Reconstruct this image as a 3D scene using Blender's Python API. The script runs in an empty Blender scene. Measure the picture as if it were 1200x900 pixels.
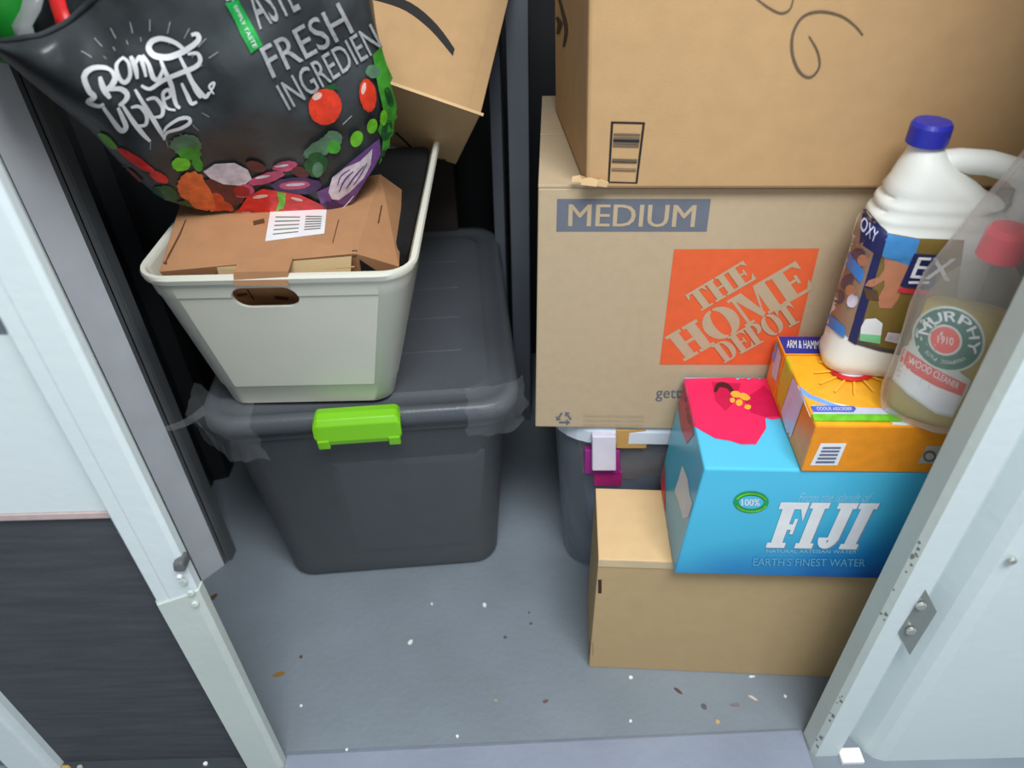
import bpy, bmesh, math, random
from mathutils import Vector, Matrix, noise
from mathutils.bvhtree import BVHTree
from mathutils.geometry import tessellate_polygon

# ------------------------------------------------------------------ camera
F = 850.0; CAM = Vector((0, 0, 1.15))
down = Vector((28, -1058, 850)).normalized(); up_c = -down
fwd = Vector((0, 0, 1)); Yc = (fwd - up_c * fwd.dot(up_c)).normalized(); Xc = -Yc.cross(up_c)
ROWS = (Xc, Yc, up_c)
def w_of(c): return Vector([r.dot(c) for r in ROWS])
RT, UP, FW = w_of(Vector((1, 0, 0))), w_of(Vector((0, 1, 0))), w_of(Vector((0, 0, 1)))
S = bpy.context.scene; C = S.collection
cd = bpy.data.cameras.new('camera'); cam = bpy.data.objects.new('camera', cd); C.objects.link(cam)
cd.sensor_width = 36; cd.lens = 36 * F / 1200; cd.clip_start = .01
Mx = Matrix.Identity(4)
for i in range(3): Mx[i][0], Mx[i][1], Mx[i][2], Mx[i][3] = RT[i], UP[i], -FW[i], CAM[i]
cam.matrix_world = Mx; S.camera = cam
cd.dof.use_dof = True; cd.dof.focus_distance = 0.98; cd.dof.aperture_fstop = 3.2

# ------------------------------------------------------------------ world, lamps, exposure
W = bpy.data.worlds.new('world'); S.world = W; W.use_nodes = True
W.node_tree.nodes['Background'].inputs[0].default_value = (.91, .96, 1, 1)
W.node_tree.nodes['Background'].inputs[1].default_value = .36
def area(name, loc, target, sx, sy, power, col):
    l = bpy.data.lights.new(name, 'AREA'); l.shape = 'RECTANGLE'; l.size = sx; l.size_y = sy; l.energy = power; l.color = col
    o = bpy.data.objects.new(name, l); C.objects.link(o); o.location = loc
    o.rotation_euler = (Vector(target) - Vector(loc)).to_track_quat('-Z', 'Y').to_euler()
area('ceiling_light', (.28, -.35, 2.5), (0, .35, 0), 1.1, .7, 40, (.96, .985, 1))
S.view_settings.view_transform = 'Standard'; S.view_settings.look = 'None'; S.view_settings.gamma = 1
S.view_settings.exposure = 0.6; S.view_settings.use_curve_mapping = False
S.render.film_transparent = False

# ------------------------------------------------------------------ projection helpers (pixel of the photograph -> point of the place)
def ray(px, py): return w_of(Vector(((px - 600) / F, -(py - 450) / F, 1)))
def atz(px, py, z): r = ray(px, py); return CAM + r * ((z - CAM.z) / r.z)
def aty(px, py, y): r = ray(px, py); return CAM + r * (y / r.y)

# ------------------------------------------------------------------ materials
def lin(c):
    c = c / 255; return c / 12.92 if c <= .04045 else ((c + .055) / 1.055) ** 2.4
MATS = {}
def mat(name, rgb, rough=.6, noise_amt=.06, scale=30, bump=0, bscale=None, metal=0, coat=0, alpha=1, trans=0, ior=1.45, stretch=(1, 1, 1), rgb2=None, spec=.5):
    if name in MATS: return MATS[name]
    m = bpy.data.materials.new(name); m.use_nodes = True; nt = m.node_tree; n = nt.nodes; b = n['Principled BSDF']
    c = [lin(v) for v in rgb]
    tc = n.new('ShaderNodeTexCoord'); mp = n.new('ShaderNodeMapping'); mp.inputs['Scale'].default_value = stretch
    nt.links.new(tc.outputs['Object'], mp.inputs[0])
    ns = n.new('ShaderNodeTexNoise'); ns.inputs['Scale'].default_value = scale; ns.inputs['Detail'].default_value = 6
    nt.links.new(mp.outputs[0], ns.inputs[0])
    rp = n.new('ShaderNodeValToRGB'); nt.links.new(ns.outputs[0], rp.inputs[0])
    rp.color_ramp.elements[0].position = .3; rp.color_ramp.elements[1].position = .7
    c2 = [lin(v) for v in rgb2] if rgb2 else [min(1, v * (1 + noise_amt)) for v in c]
    rp.color_ramp.elements[0].color = (*[v * (1 - noise_amt) for v in c], 1); rp.color_ramp.elements[1].color = (*c2, 1)
    nt.links.new(rp.outputs[0], b.inputs['Base Color'])
    b.inputs['Roughness'].default_value = rough; b.inputs['Metallic'].default_value = metal; b.inputs['IOR'].default_value = ior
    b.inputs['Coat Weight'].default_value = coat; b.inputs['Alpha'].default_value = alpha; b.inputs['Transmission Weight'].default_value = trans
    b.inputs['Specular IOR Level'].default_value = spec
    if bump:
        n2 = n.new('ShaderNodeTexNoise'); n2.inputs['Scale'].default_value = bscale or scale * 4; n2.inputs['Detail'].default_value = 4
        nt.links.new(mp.outputs[0], n2.inputs[0])
        bp = n.new('ShaderNodeBump'); bp.inputs['Strength'].default_value = bump; bp.inputs['Distance'].default_value = .01
        nt.links.new(n2.outputs[0], bp.inputs['Height']); nt.links.new(bp.outputs[0], b.inputs['Normal'])
    MATS[name] = m; return m
def film(name, tint, opacity, rough=.12, gloss=.9):
    """thin clear plastic: mostly see-through, a little milky, glossy"""
    m = bpy.data.materials.new(name); m.use_nodes = True; nt = m.node_tree; n = nt.nodes
    for x in list(n): n.remove(x)
    out = n.new('ShaderNodeOutputMaterial'); tr = n.new('ShaderNodeBsdfTransparent'); pb = n.new('ShaderNodeBsdfPrincipled')
    pb.inputs['Base Color'].default_value = (*[lin(v) for v in tint], 1); pb.inputs['Roughness'].default_value = rough
    fr = n.new('ShaderNodeLayerWeight'); fr.inputs[0].default_value = .5
    pw = n.new('ShaderNodeMath'); pw.operation = 'POWER'; pw.inputs[1].default_value = 4; nt.links.new(fr.outputs['Facing'], pw.inputs[0])
    mu = n.new('ShaderNodeMath'); mu.operation = 'MULTIPLY_ADD'; mu.inputs[1].default_value = gloss * .5; mu.inputs[2].default_value = opacity
    tl = n.new('ShaderNodeBsdfTranslucent'); tl.inputs[0].default_value = (*[lin(v) for v in tint], 1)
    m2 = n.new('ShaderNodeMixShader'); m2.inputs[0].default_value = .4; nt.links.new(pb.outputs[0], m2.inputs[1]); nt.links.new(tl.outputs[0], m2.inputs[2])
    mx = n.new('ShaderNodeMixShader'); nt.links.new(pw.outputs[0], mu.inputs[0]); nt.links.new(mu.outputs[0], mx.inputs[0])
    nt.links.new(tr.outputs[0], mx.inputs[1]); nt.links.new(m2.outputs[0], mx.inputs[2]); nt.links.new(mx.outputs[0], out.inputs[0])
    MATS[name] = m; return m
def gradient(name, stops, axis, lo, hi, rough=.3, diag=0.0):
    """a printed colour gradient along one axis of the thing"""
    m = bpy.data.materials.new(name); m.use_nodes = True; nt = m.node_tree; n = nt.nodes; b = n['Principled BSDF']
    tc = n.new('ShaderNodeTexCoord'); sp = n.new('ShaderNodeSeparateXYZ'); nt.links.new(tc.outputs['Object'], sp.inputs[0])
    ns = n.new('ShaderNodeTexNoise'); ns.inputs['Scale'].default_value = 9; nt.links.new(tc.outputs['Object'], ns.inputs[0])
    a = n.new('ShaderNodeMath'); a.operation = 'MULTIPLY_ADD'; nt.links.new(sp.outputs['X'], a.inputs[0]); a.inputs[1].default_value = diag
    nt.links.new(sp.outputs[axis], a.inputs[2])
    a2 = n.new('ShaderNodeMath'); a2.operation = 'MULTIPLY_ADD'; nt.links.new(ns.outputs[0], a2.inputs[0]); a2.inputs[1].default_value = .05
    nt.links.new(a.outputs[0], a2.inputs[2])
    mr = n.new('ShaderNodeMapRange'); mr.inputs[1].default_value = lo + .025; mr.inputs[2].default_value = hi + .025; nt.links.new(a2.outputs[0], mr.inputs[0])
    rp = n.new('ShaderNodeValToRGB'); nt.links.new(mr.outputs[0], rp.inputs[0])
    while len(rp.color_ramp.elements) < len(stops): rp.color_ramp.elements.new(.5)
    for i, (p, c) in enumerate(stops): e = rp.color_ramp.elements[i]; e.position = p; e.color = (*[lin(v) for v in c], 1)
    nt.links.new(rp.outputs[0], b.inputs['Base Color']); b.inputs['Roughness'].default_value = rough
    MATS[name] = m; return m

# ------------------------------------------------------------------ object helpers
def thing(name, label, cat, loc=(0, 0, 0), group=None):
    o = bpy.data.objects.new(name, None); C.objects.link(o); o.location = loc; o.empty_display_size = .03
    o['label'] = label; o['category'] = cat; o['wo'] = tuple(loc)
    if group: o['group'] = group
    return o
def tag(o, label, cat, group=None):
    o['label'] = label; o['category'] = cat
    if group: o['group'] = group
    return o
def mk(name, verts, faces, mats, parent=None, smooth=False, fm=None, bevel=0, seg=2, sub=0, origin=None, solid=0, struct=False):
    """verts are places in the room; the mesh is stored about its thing's base"""
    if parent is not None: org = Vector(parent['wo'])
    elif origin is not None: org = Vector(origin)
    else: org = Vector((0, 0, 0)) if struct else sum((Vector(v) for v in verts), Vector()) / len(verts)
    me = bpy.data.meshes.new(name); me.from_pydata([tuple(Vector(v) - org) for v in verts], [], [tuple(f) for f in faces])
    for m in (mats if isinstance(mats, (list, tuple)) else [mats]): me.materials.append(m)
    if fm:
        for p, i in zip(me.polygons, fm): p.material_index = i
    bm = bmesh.new(); bm.from_mesh(me); bmesh.ops.recalc_face_normals(bm, faces=bm.faces)
    if bevel: bmesh.ops.bevel(bm, geom=list(bm.edges), offset=bevel, segments=seg, affect='EDGES', profile=.5, clamp_overlap=True)
    bm.normal_update()
    bent = [f for f in bm.faces if len(f.verts) > 3 and (not smooth or len(f.verts) == 4) and max(abs((v.co - f.verts[0].co).dot(f.normal)) for v in f.verts) > 2e-5]
    if bent: bmesh.ops.triangulate(bm, faces=bent)
    if smooth:
        for f in bm.faces: f.smooth = True
    bm.to_mesh(me); bm.free()
    o = bpy.data.objects.new(name, me); C.objects.link(o)
    if parent is not None: o.parent = parent; o['wo'] = tuple(org)
    else: o.location = org; o['wo'] = tuple(org)
    if solid: md = o.modifiers.new('solid', 'SOLIDIFY'); md.thickness = solid; md.offset = 0
    if sub: md = o.modifiers.new('sub', 'SUBSURF'); md.levels = sub; md.render_levels = sub
    if struct and parent is None: o['kind'] = 'structure'
    return o
BOXF = [(0, 3, 2, 1), (4, 5, 6, 7), (0, 1, 5, 4), (1, 2, 6, 5), (2, 3, 7, 6), (3, 0, 4, 7)]
def hexa(name, b4, t4, m, parent=None, **k): return mk(name, list(b4) + list(t4), BOXF, m, parent, **k)
def foot(x, y, w, d, yaw=0, corner=True):
    """footprint corners FL, FR, BR, BL; (x, y) is the front-left corner"""
    ex = Vector((math.cos(yaw), math.sin(yaw), 0)); ey = Vector((-math.sin(yaw), math.cos(yaw), 0)); o = Vector((x, y, 0))
    if not corner: o = o - ex * w / 2 - ey * d / 2
    return [o, o + ex * w, o + ex * w + ey * d, o + ey * d]
def zs(pts, z): return [Vector((p.x, p.y, z)) for p in pts]
def box(name, x0, x1, y0, y1, z0, z1, m, parent=None, **k):
    f = [Vector((x0, y0, 0)), Vector((x1, y0, 0)), Vector((x1, y1, 0)), Vector((x0, y1, 0))]
    return hexa(name, zs(f, z0), zs(f, z1), m, parent, **k)
def rrect(cx, cy, w, d, r, z, yaw=0, n=6):
    pts = []; r = min(r, w / 2 - 1e-4, d / 2 - 1e-4)
    for k, (sx, sy) in enumerate(((1, -1), (1, 1), (-1, 1), (-1, -1))):
        for i in range(n + 1):
            a = -math.pi / 2 + k * math.pi / 2 + i / n * math.pi / 2
            x = sx * (w / 2 - r) + r * math.cos(a); y = sy * (d / 2 - r) + r * math.sin(a)
            pts.append(Vector((cx + x * math.cos(yaw) - y * math.sin(yaw), cy + x * math.sin(yaw) + y * math.cos(yaw), z)))
    return pts
def loft(loops, cap0=True, cap1=True, close=False):
    n = len(loops[0]); v = [p for l in loops for p in l]; f = []
    m = len(loops)
    for i in range(m if close else m - 1):
        a, b = i * n, ((i + 1) % m) * n
        for j in range(n): k = (j + 1) % n; f.append((a + j, a + k, b + k, b + j))
    if not close:
        if cap0: f.append(tuple(reversed(range(n))))
        if cap1: f.append(tuple(range((m - 1) * n, m * n)))
    return v, f
def tube(pts, r, n=8, closed=False, ry=None):
    loops = []; pts = [Vector(p) for p in pts]; side = None
    for i, p in enumerate(pts):
        t = (pts[min(i + 1, len(pts) - 1)] - pts[max(i - 1, 0)]).normalized()
        if side is None: side = t.cross(Vector((0, 0, 1)) if abs(t.z) < .9 else Vector((1, 0, 0))).normalized()
        side = (side - t * side.dot(t)).normalized(); u = t.cross(side)
        rr = r[i] if isinstance(r, (list, tuple)) else r; r2 = rr if ry is None else ry
        loops.append([p + side * rr * math.cos(2 * math.pi * j / n) + u * r2 * math.sin(2 * math.pi * j / n) for j in range(n)])
    return loft(loops)
def disc(center, nrm, r, h, n=16):
    c = Vector(center); nrm = Vector(nrm).normalized()
    a = nrm.orthogonal().normalized(); b = nrm.cross(a)
    return loft([[c + nrm * t + (a * math.cos(2 * math.pi * j / n) + b * math.sin(2 * math.pi * j / n)) * rr for j in range(n)] for t, rr in ((0, r), (h * .7, r), (h, r * .8))])

# ------------------------------------------------------------------ flat print laid on a real surface
def bvh_of(*objs):
    vs, fs = [], []
    for o in objs:
        b = len(vs); org = Vector(o['wo'])
        vs += [v.co + org for v in o.data.vertices]; fs += [tuple(b + i for i in p.vertices) for p in o.data.polygons]
    return BVHTree.FromPolygons(vs, fs)
def homog(q):
    """unit square (0,0)(1,0)(1,1)(0,1) -> four points of the print's outline"""
    (x0, y0), (x1, y1), (x2, y2), (x3, y3) = q
    dx1, dx2, sx = x1 - x2, x3 - x2, x0 - x1 + x2 - x3; dy1, dy2, sy = y1 - y2, y3 - y2, y0 - y1 + y2 - y3
    den = dx1 * dy2 - dx2 * dy1; g = (sx * dy2 - dx2 * sy) / den; h = (dx1 * sy - sx * dy1) / den
    a, b, c = x1 - x0 + g * x1, x3 - x0 + h * x3, x0; d, e, f = y1 - y0 + g * y1, y3 - y0 + h * y3, y0
    return lambda u, v: ((a * u + b * v + c) / (g * u + h * v + 1), (d * u + e * v + f) / (g * u + h * v + 1))
def ident(u, v): return (u, v)
def print_on(name, parent, surf, items, eps=.0005, maxlen=1e9, step=.00035):
    """items: (material, [polygons], map). Each polygon is laid on the surface, one thin layer above the one before"""
    bvh = bvh_of(*surf) if not isinstance(surf, BVHTree) else surf
    mats = []; vs = []; fs = []; fm = []
    for k, (m, polys, mp) in enumerate(items):
        if m not in mats: mats.append(m)
        mi = mats.index(m); bm = bmesh.new(); lay = bm.verts.layers.float.new('lift')
        for j, poly in enumerate(polys):
            pts = [mp(*p) for p in poly]; nb = len(bm.verts)
            if len(pts) > 4:
                tris = tessellate_polygon([[Vector((p[0], p[1], 0)) for p in pts]])
                bv = [bm.verts.new((p[0], p[1], 0)) for p in pts]
                for t in tris:
                    try: bm.faces.new([bv[i] for i in t])
                    except ValueError: pass
            else: bm.faces.new([bm.verts.new((p[0], p[1], 0)) for p in pts])
            bm.verts.ensure_lookup_table()
            for q in range(nb, len(bm.verts)): bm.verts[q][lay] = (j % 14) * 1.6e-5
        for _ in range(7):
            es = [e for e in bm.edges if e.calc_length() > maxlen]
            if not es: break
            bmesh.ops.subdivide_edges(bm, edges=es, cuts=1, use_grid_fill=False)
            bmesh.ops.triangulate(bm, faces=[f for f in bm.faces if len(f.verts) > 3])
        base = len(vs); ok = {}
        for i, v in enumerate(bm.verts):
            v.index = i; r = ray(v.co.x, v.co.y).normalized(); hit, nr, _, _ = bvh.ray_cast(CAM, r)
            if hit is None: continue
            if nr.dot(r) > 0: nr = -nr
            ok[i] = len(vs); vs.append(hit + nr * (eps + step * k + v[lay]))
        for f in bm.faces:
            ids = [v.index for v in f.verts]
            if all(i in ok for i in ids): fs.append([ok[i] for i in ids]); fm.append(mi)
        bm.free()
    org = Vector(parent['wo'])
    me = bpy.data.meshes.new(name); me.from_pydata([tuple(v - org) for v in vs], [], fs)
    for m in mats: me.materials.append(m)
    for p, i in zip(me.polygons, fm): p.material_index = i
    # turn every face to the front
    bm = bmesh.new(); bm.from_mesh(me)
    for f in bm.faces:
        if f.normal.dot(f.calc_center_median() + org - CAM) > 0: f.normal_flip()
        f.smooth = True
    bm.to_mesh(me); bm.free()
    o = bpy.data.objects.new(name, me); C.objects.link(o); o.parent = parent; o['wo'] = tuple(org)
    return o
def print_each(name, parent, surf, pieces, eps=.0008, maxlen=8):
    for m, polys in pieces: print_on(name, parent, surf, [(m, polys, ident)], eps=eps, maxlen=maxlen)
def font_polys(s, bold=0, fit=True, shear=0):
    cu = bpy.data.curves.new('t', 'FONT'); cu.body = s; cu.size = 1; cu.offset = 0; cu.shear = shear; cu.resolution_u = 3
    o = bpy.data.objects.new('t', cu); C.objects.link(o)
    me = bpy.data.meshes.new_from_object(o.evaluated_get(bpy.context.evaluated_depsgraph_get()))
    vs = [v.co for v in me.vertices]; x0 = min(v.x for v in vs); x1 = max(v.x for v in vs); y0 = min(v.y for v in vs); y1 = max(v.y for v in vs)
    P = [[((vs[i].x - x0) / (x1 - x0), (vs[i].y - y0) / (y1 - y0)) for i in p.vertices] for p in me.polygons]
    if bold:
        d = bold * .6 / (x1 - x0) / 1.0; P = [[(q[0] + k, q[1]) for q in p] for k in (-d, 0, d) for p in P]
    bpy.data.objects.remove(o); bpy.data.curves.remove(cu); bpy.data.meshes.remove(me); return P
def R(x0, y0, x1, y1): return [(x0, y0), (x1, y0), (x1, y1), (x0, y1)]
def ell(cx, cy, rx, ry, n=20, a=0): return [(cx + rx * math.cos(t) * math.cos(a) - ry * math.sin(t) * math.sin(a), cy + rx * math.cos(t) * math.sin(a) + ry * math.sin(t) * math.cos(a)) for t in [2 * math.pi * i / n for i in range(n)]]
def arcs(cx, cy, ro, ri, a0, a1, n=10, co=0):
    """crescent strip between an outer and an inner ellipse"""
    out = []
    for i in range(n):
        t0 = math.radians(a0 + (a1 - a0) * i / n); t1 = math.radians(a0 + (a1 - a0) * (i + 1) / n)
        out.append([(cx + ro[0] * math.cos(t0), cy + ro[1] * math.sin(t0)), (cx + ro[0] * math.cos(t1), cy + ro[1] * math.sin(t1)),
                    (cx + co + ri[0] * math.cos(t1), cy + ri[1] * math.sin(t1)), (cx + co + ri[0] * math.cos(t0), cy + ri[1] * math.sin(t0))])
    return out
def stroke(pts, w, smooth=True):
    if smooth and len(pts) > 2:
        q = []
        for i in range(len(pts) - 1):
            p0, p1, p2, p3 = pts[max(i - 1, 0)], pts[i], pts[i + 1], pts[min(i + 2, len(pts) - 1)]
            for t in (0, .25, .5, .75):
                q.append(tuple(.5 * (2 * p1[k] + (p2[k] - p0[k]) * t + (2 * p0[k] - 5 * p1[k] + 4 * p2[k] - p3[k]) * t * t + (3 * p1[k] - p0[k] - 3 * p2[k] + p3[k]) * t ** 3) for k in (0, 1)))
        pts = q + [pts[-1]]
    out = []; L = []; Rr = []; n = len(pts)
    for i, p in enumerate(pts):
        a, b = pts[max(i - 1, 0)], pts[min(i + 1, n - 1)]; dx, dy = b[0] - a[0], b[1] - a[1]; l = math.hypot(dx, dy) or 1
        ww = w * (.55 + .45 * math.sin(math.pi * min(1, max(0, i / (n - 1))))) / 2
        L.append((p[0] - dy / l * ww, p[1] + dx / l * ww)); Rr.append((p[0] + dy / l * ww, p[1] - dx / l * ww))
    for i in range(n - 1): out.append([L[i], L[i + 1], Rr[i + 1], Rr[i]])
    return out
G = {  # slab letters: width, pieces
 'H': (1.0, [R(.1, 0, .38, 1), R(.62, 0, .9, 1), R(0, 0, .47, .1), R(0, .9, .47, 1), R(.53, 0, 1, .1), R(.53, .9, 1, 1), R(.38, .46, .62, .56)]),
 'E': (.86, [R(.1, 0, .42, 1), R(0, 0, .86, .1), R(0, .9, .84, 1), R(.42, .46, .64, .54), R(.58, .36, .66, .64), [(.62, 0), (.86, 0), (.86, .34)], [(.84, 1), (.6, 1), (.84, .7)]]),
 'M': (1.2, [R(0, 0, .3, .08), R(.1, 0, .19, 1), R(0, .92, .3, 1), [(.12, 1), (.42, 1), (.66, .1), (.54, 0)], [(.54, 0), (.62, .14), (.86, 1), (.78, 1)], R(.78, 0, 1.08, 1), R(.7, 0, 1.2, .08), R(.9, .92, 1.2, 1)]),
 'O': (.98, arcs(.46, .5, (.46, .52), (.16, .44), 90, 270) + arcs(.52, .5, (.46, .52), (.16, .44), -90, 90)),
 'T': (.86, [R(.28, 0, .58, 1), R(.14, 0, .72, .08), R(0, .9, .86, 1), [(0, 1), (0, .66), (.2, 1)], [(.86, 1), (.86, .66), (.66, 1)]]),
 'D': (.96, [R(.1, 0, .4, 1), R(0, 0, .5, .08), R(0, .92, .5, 1)] + arcs(.48, .5, (.46, .5), (.16, .42), -90, 90)),
 'P': (.86, [R(.1, 0, .4, 1), R(0, 0, .52, .08), R(0, .92, .5, 1)] + arcs(.48, .72, (.36, .28), (.1, .2), -90, 90)),
 'F': (.84, [R(.12, 0, .48, 1), R(0, 0, .60, .12), R(0, .86, .86, 1), [(.86, 1), (.58, 1), (.86, .6)], R(.42, .42, .64, .54), [(.6, .32), (.70, .32), (.70, .66), (.6, .66)]]),
 'I': (.56, [R(.10, 0, .46, 1), R(0, 0, .56, .12), R(0, .88, .56, 1)]),
 'J': (.70, [R(.28, .2, .64, 1), R(.16, .88, .74, 1)] + arcs(.32, .26, (.32, .26), (.04, .12), 180, 360)),
}
def word(s, gap=.06):
    """letters laid from 0 to 1 along and 0 to 1 up"""
    x = 0; out = []
    for ch in s: w, ps = G[ch]; out += [[(x + p[0], p[1]) for p in q] for q in ps]; x += w + gap
    x -= gap; return [[(p[0] / x, p[1]) for p in q] for q in out]
def blob(cx, cy, rx, ry, a=0, n=18, j=.1, seed=1):
    rnd = random.Random(seed); n = n * 2; j = j * .7; return [(cx + (p[0] - cx) * s, cy + (p[1] - cy) * s) for p in ell(cx, cy, rx, ry, n, math.radians(a)) for s in [1 + rnd.uniform(-j, j)]]
def hull(name, pts, m, parent, bevel=0, **k):
    bm = bmesh.new(); vs = [bm.verts.new(p) for p in pts]; r = bmesh.ops.convex_hull(bm, input=vs)
    bmesh.ops.delete(bm, geom=[g for g in r['geom_interior'] if isinstance(g, bmesh.types.BMVert)], context='VERTS') if r['geom_interior'] else None
    bmesh.ops.dissolve_limit(bm, angle_limit=.02, verts=bm.verts, edges=bm.edges)
    bm.verts.index_update(); v = [x.co.copy() for x in bm.verts]; f = [[x.index for x in q.verts] for q in bm.faces]; bm.free()
    return mk(name, v, f, m, parent, bevel=bevel, **k)

# ------------------------------------------------------------------ palette
paint = mat('white_enamel', (214, 226, 228), .38, .02, 6, .05, 60)
paint_edge = mat('cream_enamel', (196, 206, 200), .4, .05, 8, .05, 60)
steel = mat('grey_galvanised_steel', (212, 216, 222), .5, .06, 14, .05, 60)
dark_steel = mat('dark_grey_steel', (88, 92, 95), .5, .1, 8, .05, 60)
black_steel = mat('black_steel_wall', (34, 36, 39), .6, .1, 8)
blue_steel = mat('blue_grey_steel', (104, 110, 120), .5, .1, 8)
floor_m = mat('grey_painted_floor', (127, 137, 146), .42, .10, 5, .12, 90)
sill_m = mat('pale_blue_floor_edge', (142, 151, 168), .4, .08, 7, .12, 60)
felt = mat('charcoal_board', (66, 70, 76), .75, .18, 10, .25, 160, stretch=(1, 1, 9))
kraft = mat('kraft_cardboard', (186, 166, 136), .85, .03, 70, .06, 400)
kraft_warm = mat('warm_cardboard', (190, 154, 110), .8, .04, 40, .06, 400)
kraft_light = mat('light_cardboard', (222, 188, 140), .7, .03, 40, .05, 300)
kraft_mid = mat('mid_cardboard', (186, 160, 118), .8, .03, 40, .06, 300)
kraft_brown = mat('brown_cardboard', (174, 128, 90), .75, .05, 40, .06, 300)
kraft_shaded = mat('shaded_cardboard', (58, 52, 46), .8, .05, 40)  # shadow on the rear carton is put into this colour
tape_m = mat('tan_packing_tape', (170, 132, 88), .25, .04, 30, coat=.3)
tote_m = mat('charcoal_plastic', (78, 81, 85), .42, .04, 20, .08, 260)
lid_m = mat('dark_grey_lid_plastic', (82, 86, 92), .38, .06, 12, .08, 260)
green_m = mat('lime_green_plastic', (122, 196, 30), .35, .03, 20)
bin_m = mat('cream_white_plastic', (226, 226, 212), .35, .015, 20)
bag_m = mat('black_laminated_bag', (46, 49, 52), .34, .15, 14, .15, 30, rgb2=(72, 78, 80))
ink = mat('black_ink', (30, 28, 28), .7); grey_ink = mat('grey_ink', (120, 112, 104), .8); blue_ink = mat('slate_blue_ink', (104, 110, 122), .8)
faint_ink = mat('faint_brown_ink', (152, 136, 112), .8)
white_p = mat('white_print', (232, 234, 236), .5); chalk = mat('chalk_grey_print', (168, 172, 174), .5, .2, 200)
orange_p = mat('orange_print', (226, 98, 52), .7, .05, 60)
def pm(name, rgb, rough=.4, amt=.07, **k): return mat(name, rgb, rough, amt, 75, **k)

# ------------------------------------------------------------------ the setting
mk('floor', [(-2.2, -1.6, 0), (2.2, -1.6, 0), (2.2, 2.2, 0), (-2.2, 2.2, 0), (-2.2, -1.6, -.05), (2.2, -1.6, -.05), (2.2, 2.2, -.05), (-2.2, 2.2, -.05)],
   [(0, 1, 2, 3), (7, 6, 5, 4), (0, 4, 5, 1), (1, 5, 6, 2), (2, 6, 7, 3), (3, 7, 4, 0)], floor_m, struct=True)
hexa('trim_1', zs([Vector((-.364, .30, 0)), Vector((.435, .30, 0)), Vector((.44, .546, 0)), Vector((-.364, .53, 0))], 0),
     zs([Vector((-.364, .30, 0)), Vector((.435, .30, 0)), Vector((.44, .54, 0)), Vector((-.364, .522, 0))], .004), sill_m, struct=True)
# left wall: ribbed dark sheet steel
prof = [(-.70, .56), (-.66, .60), (-.66, .80), (-.645, .82), (-.64, .93), (-.60, .945), (-.60, .985), (-.66, 1.0), (-.66, 1.12), (-.63, 1.13), (-.63, 1.17), (-.66, 1.18), (-.66, 1.6), (-.74, 1.6), (-.74, .56)]
mk('wall_left', *loft([[Vector((x, y, z)) for x, y in prof] for z in (0, 2.3)]), black_steel, struct=True)
uL, uR = atz(237, 681, 0), atz(263, 662, 0)
lq = atz(277, 645, 0)
lip = [(uR.x + .0045, uR.y + .007), (uR.x + .010, uR.y + .013), (uR.x + .0105, uR.y + .010), (uR.x + .012, uR.y + .013), (lq.x, lq.y), (lq.x - .01, lq.y + .008), (-.565, .910)]
mk('trim_2', *loft([[Vector((x, y, z)) for x, y in lip] for z in (0, 2.3)]), dark_steel, struct=True)
# steel upright standing inside the opening on the left
upr = [(uL.x, uL.y), (uR.x, uR.y), (uR.x + .003, uR.y + .006), (uR.x - .006, uR.y + .008), (uR.x - .02, uR.y - .002), (uL.x - .003, uL.y + .01)]
mk('trim_3', *loft([[Vector((x, y, z)) for x, y in upr] for z in (0, 2.3)]), [steel, dark_steel], fm=[0, 1, 1, 1, 1, 1, 1, 1], struct=True)
box('wall_right', .80, .86, .56, 1.6, 0, 2.3, black_steel, struct=True)
gap_ = [(uL.x - .03, uL.y - .03), (uL.x - .0008, uL.y - .0008), (uL.x - .004, uL.y + .012), (uL.x - .035, uL.y - .02)]
mk('trim_9', *loft([[Vector((x, y, z)) for x, y in gap_] for z in (0, 2.3)]), mat('mid_grey_steel', (112, 112, 116), .5, .06, 12), struct=True)
# back wall: folded sheet with standing ribs
bp = [(-.74, 1.62), (-.74, 1.56)]
x = -.70
for w, dz in ((.25, 0), (.03, .05), (.22, 0), (.03, .05), (.25, 0), (.02, .05)):
    bp += [(x, 1.56), (x + .005, 1.56 - dz), (x + w - .005, 1.56 - dz), (x + w, 1.56)]; x += w + .01
bp += [(.86, 1.56), (.86, 1.62)]
mk('wall_back', *loft([[Vector((a, b, z)) for a, b in bp] for z in (0, 2.3)]), black_steel, struct=True)
box('ceiling', -.86, .9, .50, 1.64, 2.3, 2.34, black_steel, struct=True)
# two folded steel slats seen in the gap between tote and cartons
for nm, (px0, px1), y, m in (('trim_4', (574, 587), 1.36, blue_steel), ('trim_5', (595, 619), 1.30, blue_steel)):
    a, b = aty(px0, 120, y), aty(px1, 120, y)
    pr = [(a.x, y), (b.x, y - .008), (b.x + .004, y + .02), (a.x, y + .03)]
    mk(nm, *loft([[Vector((p, q, z)) for p, q in pr] for z in (0, 2.2)]), m, struct=True)

# front frame, left: white post, inset white sheet, dark board below
PY = .50
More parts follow.
